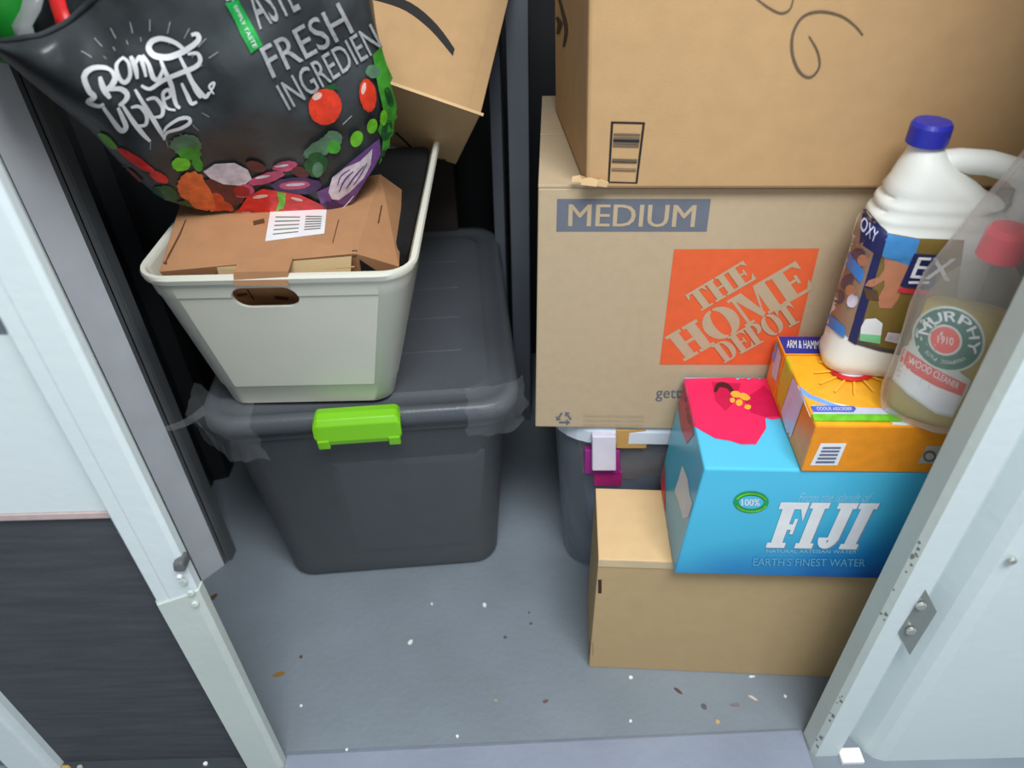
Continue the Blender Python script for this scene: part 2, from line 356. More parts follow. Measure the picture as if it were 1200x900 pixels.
# left post: outer right edge x=-.400
lp = [(-.421, .508), (-.417, .504), (-.402, .504), (-.400, .503), (-.371, .503), (-.366, .507), (-.366, .517), (-.421, .530)]
p1 = mk('trim_6', *loft([[Vector((a, b, z)) for a, b in lp] for z in (0, 2.3)]), paint, struct=True)
lp2 = [(-.4225, .508), (-.418, .5015), (-.3705, .5005), (-.3645, .506), (-.3645, .5185), (-.4225, .53)]
zc = aty(226, 700, .503).z
v, f = loft([[Vector((a, b, z + (0 if i == 0 else (.010 if a > -.395 else -.012)))) for a, b in lp2] for i, z in enumerate((0, zc))])
mk('cover_plate', v, f, paint_edge, p1, bevel=.0008)
for px, py in ((215, 681), (224, 694), (229, 707)):
    c = aty(px, py, .5005); mk('screw', *disc(c, (0.1, -1, 0), .0042, .003), paint_edge, p1, smooth=False)
c = aty(212, 657, .505)
hexa('door_catch', zs(foot(c.x - .007, .494, .014, .02), c.z - .007), zs(foot(c.x - .005, .496, .011, .018), c.z + .006), dark_steel, p1, bevel=.003)
mk('catch_pin', *disc(c + Vector((0, -.012, -.010)), (0, -1, -.3), .003, .004), steel, p1)
zt = aty(60, 597, .52).z
wl = box('wall_left_front', -.80, -.421, .516, .530, zt, 2.3, paint, struct=True)
mk('small_sticker', [aty(*q, .5155) for q in ((-6, 372), (2, 372), (9, 392), (-6, 392))], [(0, 1, 2, 3)], blue_steel, wl)
bd = box('wall_left_board', -.80, -.423, .520, .540, 0, zt - .004, felt, struct=True)
box('edge_strip', -.80, -.426, .514, .521, zt - .009, zt - .001, pm('worn_pinkish_edge', (190, 170, 168)), bd)
box('foot_rail', -.74, -.423, .505, .521, 0, .007, mat('dark_foot_rail', (60, 66, 72), .5), bd)
a = atz(78, 893, 0); b = atz(28, 893, 0)
lp3 = [(b.x, .503), (a.x - .014, .503), (a.x - .013, .507), (a.x - .001, .507), (a.x, .51), (a.x, .54), (b.x, .54)]
mk('trim_7', *loft([[Vector((q, r, z)) for q, r in lp3] for z in (0, 2.3)]), [paint, steel], fm=[0, 1, 0, 0, 0, 0, 0, 0, 0], struct=True)
mk('wall_left_recess', *loft([[Vector((q, r, z)) for q, r in ((-1.9, .52), (b.x, .52), (b.x, .54), (-1.9, .54))] for z in (0, 2.3)]), blue_steel, struct=True)
# right post and recessed panel with bottom rail
rp_ = [(.443, .509), (.449, .5015), (.4835, .5015), (.4845, .505), (.4845, .535), (.441, .535)]
p2 = mk('trim_8', *loft([[Vector((q, r, z)) for q, r in rp_] for z in (0, 2.3)]), [paint, paint_edge], fm=[1, 0, 0, 0, 0, 1, 0, 0], struct=True)
# pry marks along the post's edge
rnd = random.Random(4)
v = []; f = []
for i in range(26):
    z = rnd.choice([rnd.uniform(.30, .56), rnd.uniform(.02, .2)]); s = rnd.uniform(.0012, .003); xx = .4455 + rnd.uniform(-.002, .002); yy = .5058 - (xx - .4455) * 1.25 - .0005
    k = len(v); v += [(xx - s * .5, yy + s * .6, z), (xx + s * .5, yy - s * .6, z + s * .4), (xx + s * .4, yy - s * .5, z + s * 1.8), (xx - s * .5, yy + s * .6, z + s * 2.4)]; f.append((k, k + 1, k + 2, k + 3))
mk('paint_chips', v, f, mat('bare_metal_chip', (120, 122, 118), .5), p2)['kind'] = 'stuff'
wrp = [(.4845, .550), (.500, .546), (.514, .530), (.526, .508), (.536, .497), (.552, .492), (1.9, .492), (1.9, .51), (.56, .51), (.4845, .545)]
wr = mk('wall_right_front', *loft([[Vector((q, r, z)) for q, r in wrp] for z in (0, 2.3)]), paint, struct=True)
box('bottom_rail', .4845, .518, .488, .51, 0, .008, mat('bright_white_rail', (240, 242, 238), .4, .02), wr, bevel=.001)
c4 = [aty(*q, .500) for q in ((1085, 692), (1098, 717), (1066, 768), (1053, 742))]
br = mk('hinge_plate', c4 + [p + Vector((0, .003, 0)) for p in c4], [(0, 3, 2, 1), (4, 5, 6, 7)] + [(i, (i + 1) % 4, 4 + (i + 1) % 4, 4 + i) for i in range(4)], mat('zinc_plate', (150, 156, 152), .4, .05, 20, metal=.5), wr)
zinc = mat('bright_zinc_screw', (205, 205, 198), .3, .03, 20, metal=.8)
for px, py in ((1079, 709), (1067, 738)):
    c = aty(px, py, .4985); mk('screw', *disc(c, (0, -1, 0), .006, .004), zinc, br, smooth=False)
mk('screw', *disc(aty(1185, 656, .492), (0, -1, 0), .005, .004), zinc, wr)

# ------------------------------------------------------------------ flecks on the floor
def fleck(px, py, w, h, ang, m, label, cat, name='paint_chip', group='litter on the floor', th=.0012):
    c = atz(px, py, 0); z0 = .004 if (c.y < .53 and -.39 < c.x < .43) else 0
    a = math.radians(ang); rn = random.Random(int(px * 7 + py)); pts = []
    for i in range(7):
        t = 2 * math.pi * i / 7; q = rn.uniform(.75, 1.15); x, y = w / 2 * math.cos(t) * q, h / 2 * math.sin(t) * q
        pts.append(Vector((c.x + x * math.cos(a) - y * math.sin(a), c.y + x * math.sin(a) + y * math.cos(a), 0)))
    o = mk(name, *loft([zs(pts, z0 + .0001), zs(pts, z0 + th)]), m, origin=(c.x, c.y, z0)); tag(o, label, cat, group)
wc = mat('white_paint_flake', (235, 236, 236), .6); tanc = mat('tan_flake', (196, 164, 120), .8); brc = mat('brown_flake', (92, 70, 60), .8)
for px, py, w, h, an, m, nm, cat, lb in (
    (481, 753, .008, .012, -20, wc, 'paint_chip', 'debris', 'large white flake in the middle of the floor in front of the grey tote'),
    (568, 709, .007, .011, 10, wc, 'paint_chip', 'debris', 'white flake on the floor just below the right corner of the grey tote'),
    (506, 708, .004, .006, 0, wc, 'paint_chip', 'debris', 'tiny faint flake close to the middle of the tote front'),
    (536, 863, .005, .006, 0, wc, 'paint_chip', 'debris', 'small white flake at the floor edge, in the middle of the opening'),
    (353, 827, .005, .005, 30, wc, 'paint_chip', 'debris', 'small pale flake beside the foot of the left post, inside the closet'),
    (407, 880, .005, .005, 30, wc, 'paint_chip', 'debris', 'small white flake on the pale sill near the left post'),
    (739, 794, .007, .007, 30, wc, 'paint_chip', 'debris', 'white flake touching the base of the plain carton near its left corner'),
    (881, 793, .011, .004, 0, wc, 'paint_chip', 'debris', 'broken white flake along the middle of the plain carton base'),
    (920, 816, .005, .006, 0, wc, 'paint_chip', 'debris', 'white flake nearest the right post'),
    (739, 845, .005, .006, 0, wc, 'paint_chip', 'debris', 'lone white flake midway between plain carton and sill'),
    (882, 818, .018, .005, -35, mat('pale_splinter', (214, 196, 180), .8), 'wood_splinter', 'splinter', 'pale pinkish splinter lying in front of the plain carton'),
    (795, 810, .016, .006, -45, brc, 'dry_leaf_bit', 'debris', 'brown elongated crumb in front of the plain carton'),
    (825, 828, .010, .008, -60, mat('grey_crumb', (96, 92, 98), .8), 'dust_clump', 'debris', 'dark grey clump of dust in front of the plain carton'),
    (841, 846, .008, .008, 0, tanc, 'crumb', 'debris', 'tan crumb in front of the dark dust clump'),
    (862, 826, .016, .006, 0, mat('greyish_crumb', (128, 118, 120), .8), 'dust_clump', 'debris', 'faint greyish dust patch beside the pale splinter'),
    (639, 822, .010, .007, 30, mat('red_brown_crumb', (112, 84, 88), .8), 'crumb', 'debris', 'red-brown crumb left of the plain carton'),
    (581, 821, .008, .006, 0, mat('beige_crumb', (160, 148, 136), .8), 'crumb', 'debris', 'beige crumb in the middle of the floor behind the sill'),
    (588, 873, .008, .005, 0, tanc, 'crumb', 'debris', 'tan crumb on the front edge of the floor'),
    (327, 790, .022, .010, 10, mat('ochre_stain', (150, 112, 52), .9), 'dry_leaf_bit', 'debris', 'ochre brown scrap on the dark floor beside the left post'),
    (353, 770, .006, .006, 0, brc, 'crumb', 'debris', 'small dark crumb near the ochre scrap'),
    (592, 747, .007, .006, 0, mat('dark_speck', (84, 86, 98), .8), 'crumb', 'debris', 'dark speck right of the large white flake'),
    (622, 731, .006, .005, 0, mat('dark_speck', (84, 86, 98), .8), 'crumb', 'debris', 'dark speck between tote and plain carton'),
    (620, 718, .004, .004, 0, brc, 'crumb', 'debris', 'tiny brown speck beyond the dark speck by the tote'),
    (250, 700, .020, .010, 50, mat('rust_brown_scrap', (96, 74, 52), .9), 'rust_scrap', 'debris', 'rust brown scrap behind the left post under the steel upright'),
    (314, 880, .018, .010, 40, mat('rust_brown_scrap', (96, 74, 52), .9), 'rust_scrap', 'debris', 'rusty brown scrap at the very foot of the left post'),
    ):
    fleck(px, py, w, h, an, m, lb, cat, nm)
for px, py, w, m, nm, lb in ((247, 876, .008, wc, 'paint_chip', 'white flake at the foot of the charcoal board'),
                           (84, 885, .016, mat('yellow_scrap', (196, 160, 70), .8), 'dry_leaf_bit', 'yellowish scrap at the left end of the dark foot rail'),
                           (101, 884, .009, mat('pale_scrap', (170, 172, 160), .8), 'paint_chip', 'pale scrap beside the yellowish scrap on the foot rail')):
    c = aty(px, py, .510); c = atz(px, py, .007)
    o = mk(nm, *loft([zs([Vector((c.x + w / 2 * math.cos(t) * q, .511 + .003 * math.sin(t), 0)) for t, q in [(i * math.pi / 3, random.Random(i + px).uniform(.7, 1.1)) for i in range(6)]], z) for z in (.0071, .010)]), m, origin=(c.x, .511, .007))
    tag(o, lb, 'debris', 'litter on the floor')

# ------------------------------------------------------------------ charcoal tote with grey lid
yaw_t = math.radians(3.6)
tf = foot(-.474, .803, .490, .60, yaw_t); tc = (tf[0] + tf[2]) / 2
tote = thing('storage_tote', 'large charcoal plastic storage tote with grey lid and lime green latch, standing on the floor', 'tote', (tc.x, tc.y, 0))
loops = []
for z, ins, r in ((.004, .052, .035), (.0, .060, .03), (.012, .047, .045), (.05, .044, .05), (.385, .021, .05), (.39, .012, .05), (.425, .010, .05)):
    loops.append(rrect(tc.x, tc.y, .49 - 2 * ins, .60 - 2 * ins, r, z, yaw_t, 6))
loops = loops[1:]
v, f = loft(loops)
body = mk('body', v, f, tote_m, tote, smooth=False, bevel=0)
for p in body.data.polygons: p.use_smooth = len(p.vertices) == 4
body.modifiers.new('b', 'BEVEL').width = .004; body.modifiers['b'].limit_method = 'ANGLE'
# shallow raised panel pressed in the front and two low feet
ex = Vector((math.cos(yaw_t), math.sin(yaw_t), 0)); ey = Vector((-math.sin(yaw_t), math.cos(yaw_t), 0))
fo = Vector((tf[0].x, tf[0].y, 0))
def fp(s, z, out=0):
    ins = .044 - .023 * (z - .05) / .335
    return fo + ex * s + ey * (ins - out) + Vector((0, 0, z))
pv = [fp(.165, .06, -.001), fp(.405, .06, -.001), fp(.43, .33, -.001), fp(.17, .33, -.001), fp(.185, .08, .0015), fp(.385, .08, .0015), fp(.41, .308, .0015), fp(.19, .308, .0015)]
mk('front_panel', pv, [(4, 5, 6, 7), (0, 1, 5, 4), (1, 2, 6, 5), (2, 3, 7, 6), (3, 0, 4, 7)], tote_m, tote)
lid = mk('lid', *loft([rrect(tc.x, tc.y, .482, .592, .055, .412, yaw_t, 8), rrect(tc.x, tc.y, .49, .60, .06, .414, yaw_t, 8), rrect(tc.x, tc.y, .488, .598, .06, .434, yaw_t, 8), rrect(tc.x, tc.y, .478, .588, .055, .440, yaw_t, 8),
                       rrect(tc.x, tc.y, .455, .565, .05, .4395, yaw_t, 8), rrect(tc.x, tc.y, .445, .555, .045, .434, yaw_t, 8), rrect(tc.x, tc.y, .40, .51, .04, .434, yaw_t, 8), rrect(tc.x, tc.y, .392, .502, .04, .4395, yaw_t, 8)]), lid_m, tote, smooth=False)
for p in lid.data.polygons: p.use_smooth = len(p.vertices) == 4
for k, s in enumerate((.15, .25, .35, .45)):
    q = fo + ey * (s) + ex * .09
    hexa('lid_rib', zs([q, q + ex * .31, q + ex * .31 + ey * .012, q + ey * .012], .4380), zs([q + ey * .002, q + ex * .31 + ey * .002, q + ex * .31 + ey * .010, q + ey * .010], .43975), lid_m, lid)
# latch wraps over the lid's lip
def lpnt(s, o, z): return fo + ex * s - ey * o + Vector((0, 0, z))
sec = [(-.016, .4405), (-.016, .4455), (-.002, .4475), (.010, .444), (.016, .436), (.018, .408), (.015, .398), (.010, .396), (.008, .405), (.004, .43), (-.004, .4405)]
L0, L1 = .176, .306
lo = []
for s, sh in ((L0, .6), (L0 + .004, .9), (L0 + .008, 1), (L1 - .008, 1), (L1 - .004, .9), (L1, .6)):
    lo.append([lpnt(s, .004 + (o - .004) * (.8 + .2 * sh), .425 + (z - .425) * sh) for o, z in sec])
lt = mk('latch', *loft(lo), green_m, tote, smooth=False); lt['label'] = 'lime green latch'
lt.modifiers.new('b', 'BEVEL').width = .0015
for s in (L0 + .003, L1 - .021):
    hexa('latch_foot', [lpnt(s, .018, .392), lpnt(s + .018, .018, .392), lpnt(s + .018, .008, .392), lpnt(s, .008, .392)], [lpnt(s, .0205, .41), lpnt(s + .018, .0205, .41), lpnt(s + .018, .008, .41), lpnt(s, .008, .41)], green_m, lt, bevel=.002)
# crumpled clear tape over both front corners
tapef = film('clear_tape', (210, 216, 220), .10, .15, 1.2)
def crumple(name, parent, o, u, v_, nu, nv, amp, m, seed, bend=0):
    vs = []
    for j in range(nv + 1):
        for i in range(nu + 1):
            a, b = i / nu, j / nv; p = o + u * a + v_ * b; q = noise.noise_vector(Vector((a * 4 + seed, b * 4, seed))) * amp
            vs.append(p + q + Vector((0, 0, -bend * (a - .4) ** 2)))
    fs = [(j * (nu + 1) + i, j * (nu + 1) + i + 1, (j + 1) * (nu + 1) + i + 1, (j + 1) * (nu + 1) + i) for j in range(nv) for i in range(nu)]
    return mk(name, vs, fs, m, parent, smooth=True)
tr = lpnt(.40, .006, .4425)
vs = []
NU, NV = 14, 10
for j in range(NV + 1):
    for i in range(NU + 1):
        a, b = i / NU, j / NV
        s = .405 + .092 * a
        arc = b * .105   # runs from the lid top down over the lip
        if arc < .045: q = lpnt(s, -.045 + arc, .4425)
        elif arc < .055: t = (arc - .045) / .01; q = lpnt(s, .006 * t, .4425 - .003 * t)
        else: q = lpnt(s, .006, .4395 - (arc - .055))
        cb = max(0, (s - .455) / .045); q += ey * .035 * cb * cb
        vs.append(q + noise.noise_vector(Vector((a * 6, b * 7, 3))) * .005 + ex * .012 * b * noise.noise(Vector((b * 5, a, 9))))
mk('clear_tape', vs, [(j * (NU + 1) + i, j * (NU + 1) + i + 1, (j + 1) * (NU + 1) + i + 1, (j + 1) * (NU + 1) + i) for j in range(NV) for i in range(NU)], tapef, tote, smooth=True)
vs = []
for j in range(NV + 1):
    for i in range(NU + 1):
        a, b = i / NU, j / NV; s = -.02 + .105 * a; arc = b * .13
        if arc < .055: q = lpnt(s, -.055 + arc, .4435)
        elif arc < .065: t = (arc - .055) / .01; q = lpnt(s, .009 * t, .4435 - .003 * t)
        else: q = lpnt(s + (arc - .065) * .3, .011, .4405 - (arc - .065))
        cb = max(0, (.05 - s) / .05); q += ey * .028 * min(1.2, cb) ** 2
        vs.append(q + noise.noise_vector(Vector((a * 5 + 7, b * 6, 3))) * .009)
mk('clear_tape', vs, [(j * (NU + 1) + i, j * (NU + 1) + i + 1, (j + 1) * (NU + 1) + i + 1, (j + 1) * (NU + 1) + i) for j in range(NV) for i in range(NU)], tapef, tote, smooth=True)
# loose strand of tape pulled from the tote across to the steel upright
p0, p1_ = aty(240, 482, .83), aty(194, 503, .845)
st = [p0.lerp(p1_, t) + Vector((0, 0, -.006 * math.sin(math.pi * t))) for t in [i / 8 for i in range(9)]]
v = []
for i, p in enumerate(st): w = .010 - .006 * i / 8; v += [p + Vector((0, .003, w)), p - Vector((0, .003, w * .5))]
mk('tape_strand', v, [(2 * i, 2 * i + 1, 2 * i + 3, 2 * i + 2) for i in range(8)], film('milky_tape', (200, 204, 204), .35, .2, 1), tote, smooth=True)

# ------------------------------------------------------------------ carton at the back on the tote lid
a = atz(486, 272, .4398); b = atz(537, 270, .4398)
fb = [a, b, b + Vector((0, .16, 0)), a + Vector((0, .16, 0))]
fb[2].y = fb[3].y = 1.555
fb[0].y = fb[1].y = max(a.y, 1.34)
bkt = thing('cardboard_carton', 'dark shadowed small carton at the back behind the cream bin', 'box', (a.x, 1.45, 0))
hexa('carton_body', zs(fb, .4402), zs(fb, .66), kraft_shaded, bkt, bevel=.002)
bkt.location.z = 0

# ------------------------------------------------------------------ cream bin
bx0, bx1 = -.431, -.182
binr = (-.453, -.113); yawb = math.radians(-.5)
cbx, cby = -.300, .905
def bl(z):
    t = (z - .44) / .275
    w = .250 + (.330 - .250) * t; x_c = -.3065 + (-.283 + .3065) * t
    yf = .850 + (.768 - .850) * t; yb = 1.20 + (1.26 - 1.20) * t
    return x_c, (yf + yb) / 2, w, yb - yf
def bloop(z, off, r):
    x, y, w, d = bl(z); return rrect(x, y, w + 2 * off, d + 2 * off, r + off, z, yawb, 7)
Z0, Z1 = .4405, .713
outer = [bloop(Z0, -.004, .028), bloop(Z0 + .004, 0, .03), bloop(.486, 0, .03), bloop(.489, .0022, .03), bloop(.672, .0018, .034), bloop(.676, .0035, .034), bloop(.700, .0035, .036),
         bloop(.7015, .0075, .036), bloop(.709, .0085, .038), bloop(Z1, .006, .037), bloop(Z1, -.0005, .033), bloop(.708, -.003, .03), bloop(.49, -.003, .027), bloop(Z0 + .006, -.003, .026)]
cbin = thing('plastic_bin', 'cream white tapered plastic bin with oval grip hole, standing on the tote lid', 'bin', (bl(.44)[0], bl(.44)[1], .44))
v, f = loft(outer)
bb = mk('bin_body', v, f, bin_m, cbin)
# grip hole cut through the front
gc = aty(313, 346, .785); cut = []
for yy in (.70, .86):
    l = []
    for p in rrect(0, 0, .083, .036, .0178, 0, 0, 6): l.append(Vector((gc.x + p.x, yy, gc.z + .001 + p.y * 1.0)))
    cut.append(l)
cutter = mk('cutter', *loft(cut), bin_m)
md = bb.modifiers.new('cut', 'BOOLEAN'); md.object = cutter; md.operation = 'DIFFERENCE'; md.solver = 'EXACT'
me = bpy.data.meshes.new_from_object(bb.evaluated_get(bpy.context.evaluated_depsgraph_get())); bb.modifiers.clear(); bb.data = me
bpy.data.objects.remove(cutter)
for p in me.polygons: p.use_smooth = len(p.vertices) == 4 and p.area < .02
me.name = 'bin_body'
bb.modifiers.new('b', 'EDGE_SPLIT').split_angle = math.radians(32)

# added black filler that darkens the space beside the box in the bin
hull('added_dark_fill', [Vector(p) for p in ((-.26, .86, .49), (-.175, .87, .49), (-.175, 1.18, .49), (-.26, 1.18, .49), (-.24, .86, .694), (-.1265, .86, .696), (-.1265, 1.22, .698), (-.38, 1.23, .69), (-.38, 1.12, .60))], mat('added_dark_fill', (14, 14, 15), .95, .3, 40), None, bevel=.012)
tag(bpy.data.objects['added_dark_fill'], 'added black filler darkening the space beside the brown mailing box in the cream bin', 'cloth')
# box inside the bin
ib = thing('cardboard_box', 'brown mailing box with a white shipping label, lying tilted inside the cream bin', 'box', (-.30, .90, .447))
V1 = atz(416, 297, .722); V2 = atz(446, 204, .742); V3 = atz(471, 222, .70); V4 = atz(468, 312, .685)
TL = atz(212, 235, .742); FL = atz(186, 318, .708)

low = [Vector((-.20, .87, .52)), Vector((-.19, 1.02, .52)), Vector((-.40, 1.0, .52)), Vector((-.40, .86, .52)), Vector((V1.x, .845, .55))]
bx = mk('box_body', [V1, V2, TL, FL, V3, V4, low[0], low[1], low[2], low[3]],
        [(0, 1, 2), (0, 2, 3), (0, 5, 4, 1), (5, 6, 7, 4), (4, 7, 8, 2, 1), (2, 8, 9, 3), (3, 9, 6, 5, 0), (6, 9, 8, 7)], kraft_brown, ib, bevel=.0012)
# front closing flap standing slightly off and the shadow gap at its corner
FM = V1.lerp(FL, .7); fl = [V1 + Vector((-.004, -.003, -.002)), FM + Vector((0, -.002, -.001)), FM + Vector((0, -.003, -.010)), V1 + Vector((-.008, -.010, -.026))]
mk('side_flap', fl, [(0, 1, 2, 3)], kraft_mid, ib, solid=.002)
bt = bvh_of(bx)
lab = mat('label_white', (226, 228, 230), .4)
print_on('shipping_label', ib, bt, [(lab, [R(0, 0, 1, 1)], homog([(311, 283), (380, 274), (383, 245), (318, 240)])),
    (grey_ink, [R(.55, .2 + i * .09, .9, .24 + i * .09) for i in range(6)] + [R(.08, .15 + i * .12, .45, .18 + i * .12) for i in range(5)], homog([(311, 283), (380, 274), (383, 245), (318, 240)]))], maxlen=5)
ik = mat('brown_ink', (92, 60, 40), .7)
print_each('printed_mark', ib, bt, [(ik, stroke(p, w, False)) for p, w in (([(218, 258), (211, 275), (198, 300), (193, 310)], 2.2), ([(180, 306), (196, 309)], 5), ([(188, 296), (196, 290)], 4), ([(297, 262), (310, 259)], 9), ([(390, 285), (397, 258)], 2), ([(443, 262), (447, 241)], 3))])
print_on('corner_shadow', ib, bvh_of(bx), [(ink, [[(421, 303), (449, 322), (424, 322)]], ident), (ink, [R(413, 294, 418, 299)], ident)], eps=.001)  # shadow gap painted as black patches at the box corner
# what shows through the grip hole: printed arrow and mark on the box's own side, close behind the hole
tg = [(274, 319), (338, 318), (338, 335), (274, 334)]
tp = [aty(*q, .7625) for q in tg]; tb = [p + Vector((0, .0012, 0)) for p in tp]
tk = [aty(274, 316, .775), aty(338, 315, .775)]
mk('tucked_tongue', [tp[3], tp[2], tp[1], tp[0], tp[0] + Vector((0, .028, .003)), tp[1] + Vector((0, .028, .003))], [(0, 1, 2, 3), (3, 2, 5, 4)], kraft_brown, ib, solid=.0015)
gp = mk('front_wall', [Vector((-.375, .845, .60)), Vector((-.19, .845, .60)), Vector((-.19, .789, .708)), Vector((-.375, .789, .700))], [(0, 1, 2, 3)], kraft_brown, ib, solid=.002)
print_each('printed_mark', ib, bvh_of(gp), [(ik, stroke(p, w, False)) for p, w in (([(290, 338), (302, 357)], 3.5), ([(278, 345), (290, 343)], 5), ([(322, 347), (338, 349)], 7))], eps=.0016)

# ------------------------------------------------------------------ shopping bag
def interp(cv, u):
    n = len(cv) - 1
    for i in range(n):
        if u <= cv[i + 1][0] or i == n - 1:
            t = (u - cv[i][0]) / (cv[i + 1][0] - cv[i][0]); return [cv[i][k] + (cv[i + 1][k] - cv[i][k]) * t for k in range(1, len(cv[i]))]
# u, px, py, distance into the closet
TOPC = [(0, -34, 48, .775), (.08, 5, 49, .78), (.18, 50, 42, .785), (.27, 80, 27, .79), (.36, 118, -8, .80), (.5, 190, -60, .82), (.7, 300, -95, .84), (.88, 390, -95, .87), (1, 432, -60, .90)]
BOTC = [(0, -36, 52, .785), (.05, -5, 62, .785), (.12, 48, 107, .80), (.2, 108, 155, .82), (.27, 148, 200, .84), (.34, 190, 236, .86), (.42, 240, 249, .885), (.54, 320, 251, .90), (.65, 392, 250, .91), (.70, 412, 240, .915),
        (.77, 438, 203, .92), (.83, 458, 165, .925), (.88, 465, 128, .925), (.93, 455, 85, .92), (.97, 440, 35, .91), (1, 432, -50, .905)]
NU, NV = 72, 40
def frontp(u, v, back=False):
    t = interp(TOPC, u); b = interp(BOTC, u)
    px = t[0] + (b[0] - t[0]) * v; py = t[1] + (b[1] - t[1]) * v; y = t[2] + (b[2] - t[2]) * v
    bul = (math.sin(math.pi * min(1, .12 + v * .88)) ** .75) * (math.sin(math.pi * (.04 + .92 * u)) ** .7)
    nz = noise.noise(Vector((px * .012, py * .012, 2.0))) * .012 + noise.noise(Vector((px * .035, py * .03, 5.0))) * .0045
    ed = min(1, (1 - v) * 6) * min(1, u * 8) * min(1, (1 - u) * 8)
    cre = .004 * abs(noise.noise(Vector((px * .02 + py * .014, px * .005, 8.0))))
    if not back: return aty(px, py, y - .062 * bul + (nz + cre) * ed)
    py -= 46 * (1 - v) ** 1.2 * min(1, u * 6); px -= 6 * (1 - v)
    thick = .105 * (math.sin(math.pi / 2 * min(1, (1 - v) * 2.2))) * math.sin(math.pi * (.03 + .94 * u)) ** .6
    return aty(px, py, y + thick + nz * ed)
bag = thing('shopping_bag', 'black grocery tote bag printed with vegetables, slumped on top of the cream bin', 'bag', (-.31, .87, .73))
def grid(fn):
    vs = [fn(i / NU, j / NV) for j in range(NV + 1) for i in range(NU + 1)]
    fs = [(j * (NU + 1) + i, j * (NU + 1) + i + 1, (j + 1) * (NU + 1) + i + 1, (j + 1) * (NU + 1) + i) for j in range(NV) for i in range(NU)]
    return vs, fs
v, f = grid(lambda u, v: frontp(u, v))
bf = mk('front_panel', v, f, bag_m, bag, smooth=True)
# smooth silhouettes
for o_ in (bf,):
    bm = bmesh.new(); bm.from_mesh(o_.data)
    for _ in range(2): bmesh.ops.smooth_vert(bm, verts=[x for x in bm.verts], factor=.5, use_axis_x=True, use_axis_y=True, use_axis_z=True)
    bm.to_mesh(o_.data); bm.free()
v, f = grid(lambda u, v: frontp(u, v, True))
bkp = mk('back_panel', v, f, bag_m, bag, smooth=True)
bm = bmesh.new(); bm.from_mesh(bkp.data)
for _ in range(2): bmesh.ops.smooth_vert(bm, verts=[x for x in bm.verts], factor=.5, use_axis_x=True, use_axis_y=True, use_axis_z=True)
bm.to_mesh(bkp.data); bm.free()
bvb = bvh_of(bf)
# the stitched hem along the lip
hem = [frontp(u, 0) + Vector((0, -.001, .001)) for u in [i / 40 for i in range(41)]]
mk('hem', *tube(hem, .0028, 6), bag_m, bag, smooth=True)
red = pm('red_strap', (214, 40, 44)); 
def ribbon(name, pts, w, m, parent, th=.002):
    vs = []
    for p in pts: vs += [Vector(p) - RT * w / 2, Vector(p) + RT * w / 2]
    return mk(name, vs, [(2 * i, 2 * i + 1, 2 * i + 3, 2 * i + 2) for i in range(len(pts) - 1)], m, parent, smooth=True, solid=th)
ribbon('handle', [aty(76, 34, .80), aty(74, 22, .802), aty(69, 8, .81), aty(64, -12, .825), aty(50, -50, .85)], .016, red, bag)['label'] = 'red strap of the bag'
ribbon('handle_tab', [aty(-10, 52, .772), aty(2, 52, .771), aty(8, 51, .771)], .004, red, bag)
# print
tom = pm('tomato_red', (232, 62, 34), amt=.28); hl = pm('print_highlight', (244, 200, 190), amt=.28); grn = pm('leaf_green', (66, 150, 48), amt=.28); dgr = pm('deep_green', (30, 84, 44), amt=.28); lim = pm('lime_leaf', (112, 196, 44), amt=.28)
org_ = pm('carrot_orange', (226, 110, 56), amt=.28); org2 = pm('dark_orange', (206, 78, 42), amt=.28); brn = pm('root_brown', (96, 44, 44), amt=.28); pink = pm('onion_pink', (196, 78, 116), amt=.28); pur = pm('cabbage_purple', (112, 72, 138), amt=.28); dpur = pm('dark_purple', (70, 40, 92), amt=.28)
pale = pm('onion_white', (216, 206, 218), amt=.28); ggr = pm('broccoli_grey_green', (84, 124, 96), amt=.28); redp = pm('pepper_red', (222, 44, 40), amt=.28); dred = pm('dark_red', (150, 34, 30), amt=.28); gtag = pm('tag_green', (24, 160, 72), amt=.28)
K = 1 / 4.5
def cz(*pts): return [(x * K, y * K) for x, y in pts]
sc = []
